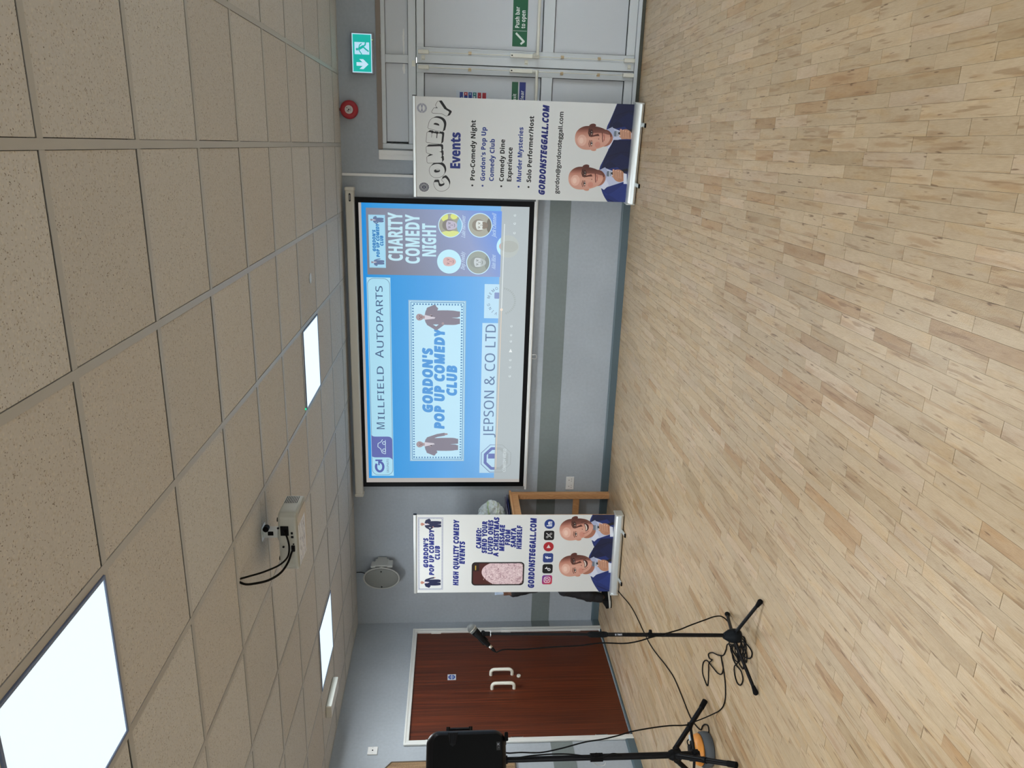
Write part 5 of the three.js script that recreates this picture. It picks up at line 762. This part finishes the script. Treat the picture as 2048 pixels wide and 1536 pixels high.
// ---------- pine stand, carrier bag and packets against the far wall ----------
(() => {
  const t = thing('pine_stand', 'tall open pine stand partly hidden behind the club banner', 'table', [1.43, 0, 0.315]), W = 0.19, D = 0.285, L = 0.06;
  for (const sx of [-1, 1]) for (const sz of [-1, 1]) { const x = sx * (W - L / 2), z = sz * (D - L / 2); mesh('leg', rbox(x - L / 2, x + L / 2, 0, 1.045, z - L / 2, z + L / 2, 0.003), M.pine, t); }
  for (const s of [-1, 1]) { mesh('apron', rbox(s * (W - 0.016) - 0.012, s * (W - 0.016) + 0.012, 0.975, 1.044, -D + L, D - L, 0.002), M.pine, t); mesh('apron', rbox(-W + L, W - L, 0.975, 1.044, s * (D - 0.016) - 0.012, s * (D - 0.016) + 0.012, 0.002), M.pine, t); }
  mesh('stretcher', rbox(-W + L, W - L, 0.315, 0.381, -D + 0.016, -D + 0.044, 0.003), M.pine, t);
  mesh('top_board', rbox(-W - 0.012, W + 0.012, 1.045, 1.066, -D - 0.012, D + 0.012, 0.004), M.pine, t);
  const R = rng(41), packet = (label, y, h, col, w, d, x, z, turn) => { const g = new THREE.BoxGeometry(w, h, d, 14, 1, 14).toNonIndexed(), p = g.attributes.position; for (let i = 0; i < p.count; i++) { const a = p.getX(i), b = p.getZ(i), edge = 1 - 0.55 * Math.max(Math.abs(a) / w * 2, Math.abs(b) / d * 2) ** 6, n = noise.noise(a * 18 + y * 90, b * 18, h * 50); p.setY(i, p.getY(i) * edge * (1 + 0.5 * n)); p.setX(i, a * (1 + 0.03 * noise.noise(b * 30, y * 70, 1))); } g.computeVertexNormals(); const m = mesh('folded_packet', g, std({ color: new THREE.Color(...col), roughness: 0.25 })); m.position.set(x, y, z); m.rotation.y = turn; return tag(m, label, 'packet', 'packets on the pine stand'); };
  packet('black shiny folded packet lowest on the pine stand', 1.0745, 0.013, [0.012, 0.012, 0.018], 0.36, 0.50, 1.43, 0.32, 0.02);
  packet('dark blue shiny folded packet in the middle of the stack on the pine stand', 1.0905, 0.013, [0.02, 0.025, 0.12], 0.35, 0.48, 1.435, 0.325, -0.03);
  packet('purple and grey folded packet on top of the stack, under the carrier bag', 1.107, 0.012, [0.14, 0.11, 0.17], 0.34, 0.46, 1.43, 0.315, 0.05);
  // crumpled carrier bag
  const bag = thing('carrier_bag', 'crumpled white plastic carrier bag with green print on the pine stand', 'bag', [1.43, 1.116, 0.33]);
  bag.scale.set(1.18, 1.22, 1.1);
  const g = new THREE.IcosahedronGeometry(1, 24), p = g.attributes.position, col = new Float32Array(p.count * 3);
  for (let i = 0; i < p.count; i++) {
    let a = V([p.getX(i), p.getY(i), p.getZ(i)]).normalize(); const n1 = noise.noise(a.x * 1.7, a.y * 1.7, a.z * 1.7 + 3), n2 = 1 - Math.abs(noise.noise(a.x * 3.6 + 5, a.y * 3.6, a.z * 3.6)), n3 = 1 - Math.abs(noise.noise(a.x * 8, a.y * 8 + 2, a.z * 8));
    const r = 0.82 + 0.20 * n1 + 0.17 * n2 + 0.09 * n3; let x = a.x * r * 0.178, y = a.y * r * 0.13 + 0.115, z = a.z * r * 0.15; if (y < 0.002) y = 0.002; y += 0.06 * sm(0.15, -0.6, a.x) * sm(0.3, 0.9, a.y);
    p.setXYZ(i, x, y, z); const gp = 0.7 * sm(0.16, 0.30, noise.noise(a.x * 4 + 1, a.y * 6, 9) + 0.3 * noise.noise(a.x * 17, a.y * 17, a.z * 17)) * sm(-0.1, 0.1, a.z + a.x) * sm(0.75, 0.55, a.y); col[3 * i] = lerp(0.62, 0.30, gp); col[3 * i + 1] = lerp(0.66, 0.42, gp); col[3 * i + 2] = lerp(0.64, 0.12, gp);
  }
  g.setAttribute('color', new THREE.BufferAttribute(col, 3)); g.computeVertexNormals(); mesh('bag_body', g, std({ vertexColors: true, roughness: 0.35, side: THREE.DoubleSide }), bag);
  const handle = (x0, z0, s) => { const q = new THREE.PlaneGeometry(0.034, 0.24, 2, 14).toNonIndexed(), v = q.attributes.position; for (let i = 0; i < v.count; i++) { const k = v.getY(i) / 0.24 + 0.5, a = k * Math.PI; v.setXYZ(i, x0 - 0.075 * Math.cos(a) + 0.02 * Math.sin(a), 0.205 + 0.095 * Math.sin(a), z0 + v.getX(i) + 0.01 * s * Math.sin(a * 2)); } q.computeVertexNormals(); return q; };
  mesh('bag_handle', handle(-0.03, 0.03, 1), std({ color: new THREE.Color(0.62, 0.66, 0.64), roughness: 0.35, side: THREE.DoubleSide }), bag); mesh('bag_handle', handle(-0.05, -0.04, -1), std({ color: new THREE.Color(0.62, 0.66, 0.64), roughness: 0.35, side: THREE.DoubleSide }), bag);
})();
// ---------- person sitting behind the club banner: one leg and the raised sleeve show at its left edge ----------
(() => {
  const SK = [0.15, 0.07, 0.045], JK = [0.011, 0.012, 0.016], TR = [0.014, 0.014, 0.018];
  const smin = (a, b, k) => { const h = clamp(0.5 + 0.5 * (b - a) / k); return lerp(b, a, h) - k * h * (1 - h); };
  function cap(px, py, pz, b) { const [a, c, r0, r1] = b, ax = c[0] - a[0], ay = c[1] - a[1], az = c[2] - a[2], h = clamp(((px - a[0]) * ax + (py - a[1]) * ay + (pz - a[2]) * az) / (ax * ax + ay * ay + az * az + 1e-9)); return Math.hypot(px - a[0] - ax * h, py - a[1] - ay * h, pz - a[2] - az * h) - lerp(r0, r1, h); }
  // mesh a smooth union of tapered capsules; every bone is [from, to, radius, radius, colour]
  function skin(bones, cen, half, res, k, wrinkle = 0) {
    const mc = new MarchingCubes(res, new THREE.MeshStandardMaterial(), false, false, 400000), s = 2 * half / res; mc.isolation = 0; mc.reset();
    for (let z = 0; z < res; z++) for (let y = 0; y < res; y++) for (let x = 0; x < res; x++) {
      const X = cen[0] + (x - res / 2) * s, Y = cen[1] + (y - res / 2) * s, Z = cen[2] + (z - res / 2) * s; let d = 1e3;
      for (const b of bones) { const q = cap(X, Y, Z, b); if (q < d + 0.2) d = smin(d, q, k); }
      if (wrinkle && d < 0.05 && d > -0.05) d += wrinkle * noise.noise(X * 26, Y * 34, Z * 26);
      mc.setCell(x, y, z, -d);
    }
    mc.update();
    const n = mc.count, g = new THREE.BufferGeometry(), pos = mc.positionArray.slice(0, 3 * n), nor = mc.normalArray.slice(0, 3 * n), col = new Float32Array(3 * n);
    for (let i = 0; i < n; i++) {
      for (let a = 0; a < 3; a++) pos[3 * i + a] = cen[a] + pos[3 * i + a] * half;
      let best = 1e9, c = SK; for (const b of bones) { const q = cap(pos[3 * i], pos[3 * i + 1], pos[3 * i + 2], b); if (q < best) { best = q; c = b[4]; } } col.set(c, 3 * i);
    }
    g.setAttribute('position', new THREE.BufferAttribute(pos, 3)); g.setAttribute('normal', new THREE.BufferAttribute(nor, 3)); g.setAttribute('uv', new THREE.BufferAttribute(new Float32Array(2 * n), 2)); g.setAttribute('color', new THREE.BufferAttribute(col, 3)); return g;
  }
  const hipR = [0.90, 0.53, 0.18], hipL = [1.06, 0.53, 0.27], kR = [0.755, 0.50, 0.53], kL = [1.02, 0.50, 0.60], aR = [0.628, 0.115, 0.505], aL = [1.03, 0.115, 0.50];
  const shR = [0.785, 1.03, 0.24], shL = [1.09, 1.03, 0.40], eR = [0.745, 0.795, 0.475], wR = [0.735, 1.04, 0.558], eL = [1.08, 0.79, 0.56], wL = [0.985, 0.63, 0.62];
  const body = skin([[[0.98, 0.55, 0.215], [0.955, 0.76, 0.25], 0.125, 0.125, JK], [[0.955, 0.76, 0.25], [0.94, 0.98, 0.31], 0.125, 0.135, JK], [shR, shL, 0.07, 0.07, JK], [[0.94, 1.0, 0.31], [0.925, 1.11, 0.335], 0.075, 0.055, JK], [[0.925, 1.10, 0.335], [0.915, 1.19, 0.36], 0.053, 0.052, SK],
    [hipR, hipL, 0.11, 0.11, TR], [hipR, kR, 0.088, 0.066, TR], [hipL, kL, 0.088, 0.066, TR], [kR, [0.668, 0.24, 0.52], 0.064, 0.058, TR], [[0.668, 0.24, 0.52], [0.632, 0.125, 0.507], 0.058, 0.052, TR], [kL, aL, 0.064, 0.052, TR], [[0.629, 0.125, 0.506], [0.622, 0.07, 0.503], 0.036, 0.036, SK], [aL, [1.03, 0.07, 0.50], 0.036, 0.036, SK],
    [shR, eR, 0.062, 0.05, JK], [eR, [0.733, 1.022, 0.553], 0.052, 0.043, JK], [[0.733, 1.018, 0.552], wR, 0.03, 0.029, SK], [shL, eL, 0.062, 0.05, JK], [eL, [1.0, 0.655, 0.61], 0.05, 0.043, JK], [[1.0, 0.655, 0.61], wL, 0.03, 0.029, SK]], [0.88, 0.66, 0.40], 0.70, 112, 0.03, 0.006);
  // head: skull, jaw, nose, ears, lips, brow; eyes half way up
  const hc = [0.905, 1.285, 0.385], F = V([-0.42, -0.05, 0.90]).normalize(), U = new THREE.Vector3(0, 1, 0), Rt = new THREE.Vector3().crossVectors(U, F).normalize(), UU = new THREE.Vector3().crossVectors(F, Rt);
  const hp = (r, u, f) => [hc[0] + Rt.x * r + UU.x * u + F.x * f, hc[1] + Rt.y * r + UU.y * u + F.y * f, hc[2] + Rt.z * r + UU.z * u + F.z * f], LP = [0.26, 0.10, 0.085];
  const head = skin([[hp(0, 0.035, -0.025), hp(0, 0.035, 0.015), 0.082, 0.078, SK], [hp(0, -0.02, 0.01), hp(0, -0.085, 0.05), 0.066, 0.034, SK], [hp(-0.03, -0.06, 0.02), hp(0.03, -0.06, 0.02), 0.042, 0.042, SK], [hp(0, -0.03, -0.03), hp(0, -0.13, -0.03), 0.056, 0.052, SK], [hp(0, 0.01, 0.085), hp(0, -0.028, 0.108), 0.008, 0.013, SK], [hp(-0.012, -0.032, 0.094), hp(0.012, -0.032, 0.094), 0.010, 0.010, SK], [hp(-0.04, 0.028, 0.076), hp(0.04, 0.028, 0.076), 0.010, 0.010, SK], [hp(-0.018, -0.058, 0.085), hp(0.018, -0.058, 0.085), 0.007, 0.007, LP], [hp(-0.014, -0.067, 0.083), hp(0.014, -0.067, 0.083), 0.0075, 0.0075, LP], [hp(-0.082, 0.02, -0.01), hp(-0.078, -0.022, -0.004), 0.012, 0.008, SK], [hp(0.082, 0.02, -0.01), hp(0.078, -0.022, -0.004), 0.012, 0.008, SK]], hc, 0.19, 84, 0.012);
  const eye = (s, r, f, c) => { const g = sphere(r, ...hp(0.031 * s, 0.008, f), 12), n = g.attributes.position.count, a = new Float32Array(3 * n); for (let i = 0; i < n; i++) a.set(c, 3 * i); g.setAttribute('color', new THREE.BufferAttribute(a, 3)); return g; };
  // hands: palm, four curled fingers and a thumb leaving the side of the palm
  const hand = (w, ax, side, nrm, curl) => {                 // wrist, direction of the fingers, towards the thumb, towards the palm's front
    const A = V(ax).normalize(), S = V(side).normalize(), N = V(nrm).normalize(), q = (a, s, n) => [w[0] + A.x * a + S.x * s + N.x * n, w[1] + A.y * a + S.y * s + N.y * n, w[2] + A.z * a + S.z * s + N.z * n], B = [];
    B.push([q(0, 0, 0), q(0.03, 0, 0.002), 0.024, 0.022, SK]); for (let k = 0; k < 4; k++) B.push([q(0.015, 0.016 - k * 0.011, 0), q(0.082 - Math.abs(k - 1) * 0.004, 0.031 - k * 0.0205, 0.004), 0.013, 0.0105, SK]);
    [[0.040, 0.026, 0.020], [0.044, 0.029, 0.022], [0.041, 0.027, 0.021], [0.032, 0.021, 0.018]].forEach((l, k) => { let a = 0.082 - Math.abs(k - 1) * 0.004, n = 0.004, th = 0.2; const s = 0.031 - k * 0.0205; let p = q(a, s, n); l.forEach((m, j) => { th += curl * [0.6, 0.9, 0.7][j]; a += m * Math.cos(th); n += m * Math.sin(th); const c = q(a, s * (1 - 0.05 * j), n); B.push([p, c, 0.0092 - j * 0.0008, 0.0086 - j * 0.0012, SK]); p = c; }); });
    let p = q(0.022, 0.024, 0.004), c = q(0.05, 0.046, 0.018); B.push([p, c, 0.0135, 0.011, SK]); let e = q(0.078, 0.048, 0.034 + 0.01 * curl); B.push([c, e, 0.0105, 0.0095, SK]); B.push([e, q(0.096, 0.036, 0.044 + 0.01 * curl), 0.0095, 0.008, SK]);
    return skin(B, q(0.065, 0, 0.02), 0.105, 70, 0.006);
  };
  const hR = hand(wR, [0.05, 0.95, 0.1], [-0.85, 0.05, -0.35], [0.35, -0.05, -0.9], 0.55), hL = hand(wL, [-0.55, -0.35, 0.55], [-0.7, 0.1, -0.5], [0.1, -0.9, -0.3], 0.35);
  const t = thing('person', 'seated person in black jacket and trousers behind the club banner, one sneaker showing', 'person', [0, 0, 0]);
  mesh('body', [body, head, hR, hL, eye(-1, 0.0115, 0.073, [0.6, 0.58, 0.55]), eye(1, 0.0115, 0.073, [0.6, 0.58, 0.55]), eye(-1, 0.006, 0.0795, [0.02, 0.012, 0.01]), eye(1, 0.006, 0.0795, [0.02, 0.012, 0.01])], std({ vertexColors: true, roughness: 0.75 }), t);
  const hair = new THREE.SphereGeometry(1, 40, 24, 0, 6.2832, 0, 1.9).toNonIndexed(), v = hair.attributes.position; for (let i = 0; i < v.count; i++) { const a = V([v.getX(i), v.getY(i), v.getZ(i)]), f = a.z > 0.25 && a.y < 0.55 ? 0.90 : 1.0, n = 1 + 0.03 * noise.noise(a.x * 14, a.y * 14, a.z * 14), c = hp(a.x * 0.089 * f * n, 0.037 + a.y * 0.090 * n, -0.012 + a.z * (a.z > 0 ? 0.098 : 0.105) * f * n); v.setXYZ(i, ...c); } hair.computeVertexNormals();
  mesh('hair', hair, std({ color: new THREE.Color(0.012, 0.009, 0.008), roughness: 0.8, side: THREE.DoubleSide }), t);
  const shoe = (heel, toe) => {
    const d = V(toe).sub(V(heel)), len = d.length(), yaw = Math.atan2(d.x, d.z), out = (w) => { const s = new THREE.Shape(); s.moveTo(-0.030 * w, -0.02); s.quadraticCurveTo(0, -0.042, 0.030 * w, -0.02); s.quadraticCurveTo(0.036 * w, 0.06, 0.044 * w, len * 0.66); s.quadraticCurveTo(0.042 * w, len + 0.02, 0.006, len + 0.032); s.quadraticCurveTo(-0.042 * w, len + 0.02, -0.040 * w, len * 0.62); s.quadraticCurveTo(-0.034 * w, 0.06, -0.030 * w, -0.02); return s; };
    const put = (g, y) => { g.rotateX(Math.PI / 2); g.scale(1, -1, 1); const p = g.attributes.position.array; for (let i = 0; i < p.length; i += 9) for (let k = 0; k < 3; k++) { const q = p[i + 3 + k]; p[i + 3 + k] = p[i + 6 + k]; p[i + 6 + k] = q; } g.computeVertexNormals(); g.translate(0, y, 0); return g; };
    const up = put(ext(out(0.94), 0.052, 0.006, 10), 0.033), p = up.attributes.position; for (let i = 0; i < p.count; i++) { const z = p.getZ(i), k = sm(0.05, len + 0.03, z), y = p.getY(i); if (y > 0.045) { p.setY(i, 0.045 + (y - 0.045) * (1 - 0.72 * k)); p.setX(i, p.getX(i) * (0.86 - 0.12 * k)); } } up.computeVertexNormals();
    const fin = (g) => { g.rotateY(yaw); g.translate(heel[0], 0, heel[2]); return g; };
    mesh('shoe', fin(up), inky('#0b0b0e', 0.6), t, 'black low sneaker'); mesh('shoe_sole', [fin(put(ext(out(1.03), 0.016, 0.003, 10), 0.014))], std({ color: new THREE.Color(0.62, 0.62, 0.58), roughness: 0.6 }), t, 'white sneaker sole'); mesh('shoe_tread', fin(put(ext(out(1.0), 0.011, 0, 10), 0)), M.rubber, t);
  };
  shoe([0.648, 0, 0.485], [0.572, 0, 0.555]); shoe([1.035, 0, 0.47], [1.005, 0, 0.585]);
  // phone in the raised hand
  const ph = thing('phone', 'pale blue phone held up by the seated person at the edge of the club banner', 'phone', [0.757, 1.148, 0.553], 0.35); ph.rotation.z = 0.06;
  mesh('case', rbox(-0.0375, 0.0375, -0.074, 0.074, -0.004, 0.004, 0.004, 3), std({ color: new THREE.Color(0.42, 0.52, 0.68), roughness: 0.4 }), ph); mesh('camera_bump', rbox(-0.03, -0.004, 0.035, 0.066, 0.0038, 0.006, 0.002), std({ color: new THREE.Color(0.36, 0.46, 0.62), roughness: 0.3 }), ph); mesh('screen', rbox(-0.034, 0.034, -0.07, 0.07, -0.0046, -0.0038, 0.0004, 1), M.satin, ph);
  // stacking chair under the person
  const ch = thing('stacking_chair', 'dark stacking chair under the seated person, hidden by the club banner', 'chair', [0.985, 0, 0.232], -0.2), tubeM = M.satin;
  mesh('seat', rbox(-0.21, 0.21, 0.405, 0.437, -0.17, 0.22, 0.014, 3), mat('#15171c', 0.7), ch); mesh('backrest', rbox(-0.20, 0.20, 0.60, 0.80, -0.182, -0.160, 0.01, 3), mat('#15171c', 0.7), ch);
  for (const s of [-1, 1]) { mesh('leg', tube([[0.185 * s, 0.012, 0.19], [0.185 * s, 0.40, 0.19], [0.185 * s, 0.4, 0.05]], 0.011, 24), tubeM, ch); mesh('leg', tube([[0.185 * s, 0.012, -0.155], [0.185 * s, 0.42, -0.158], [0.185 * s, 0.79, -0.17]], 0.011, 24), tubeM, ch); }
})();
renderer.render(scene, camera);
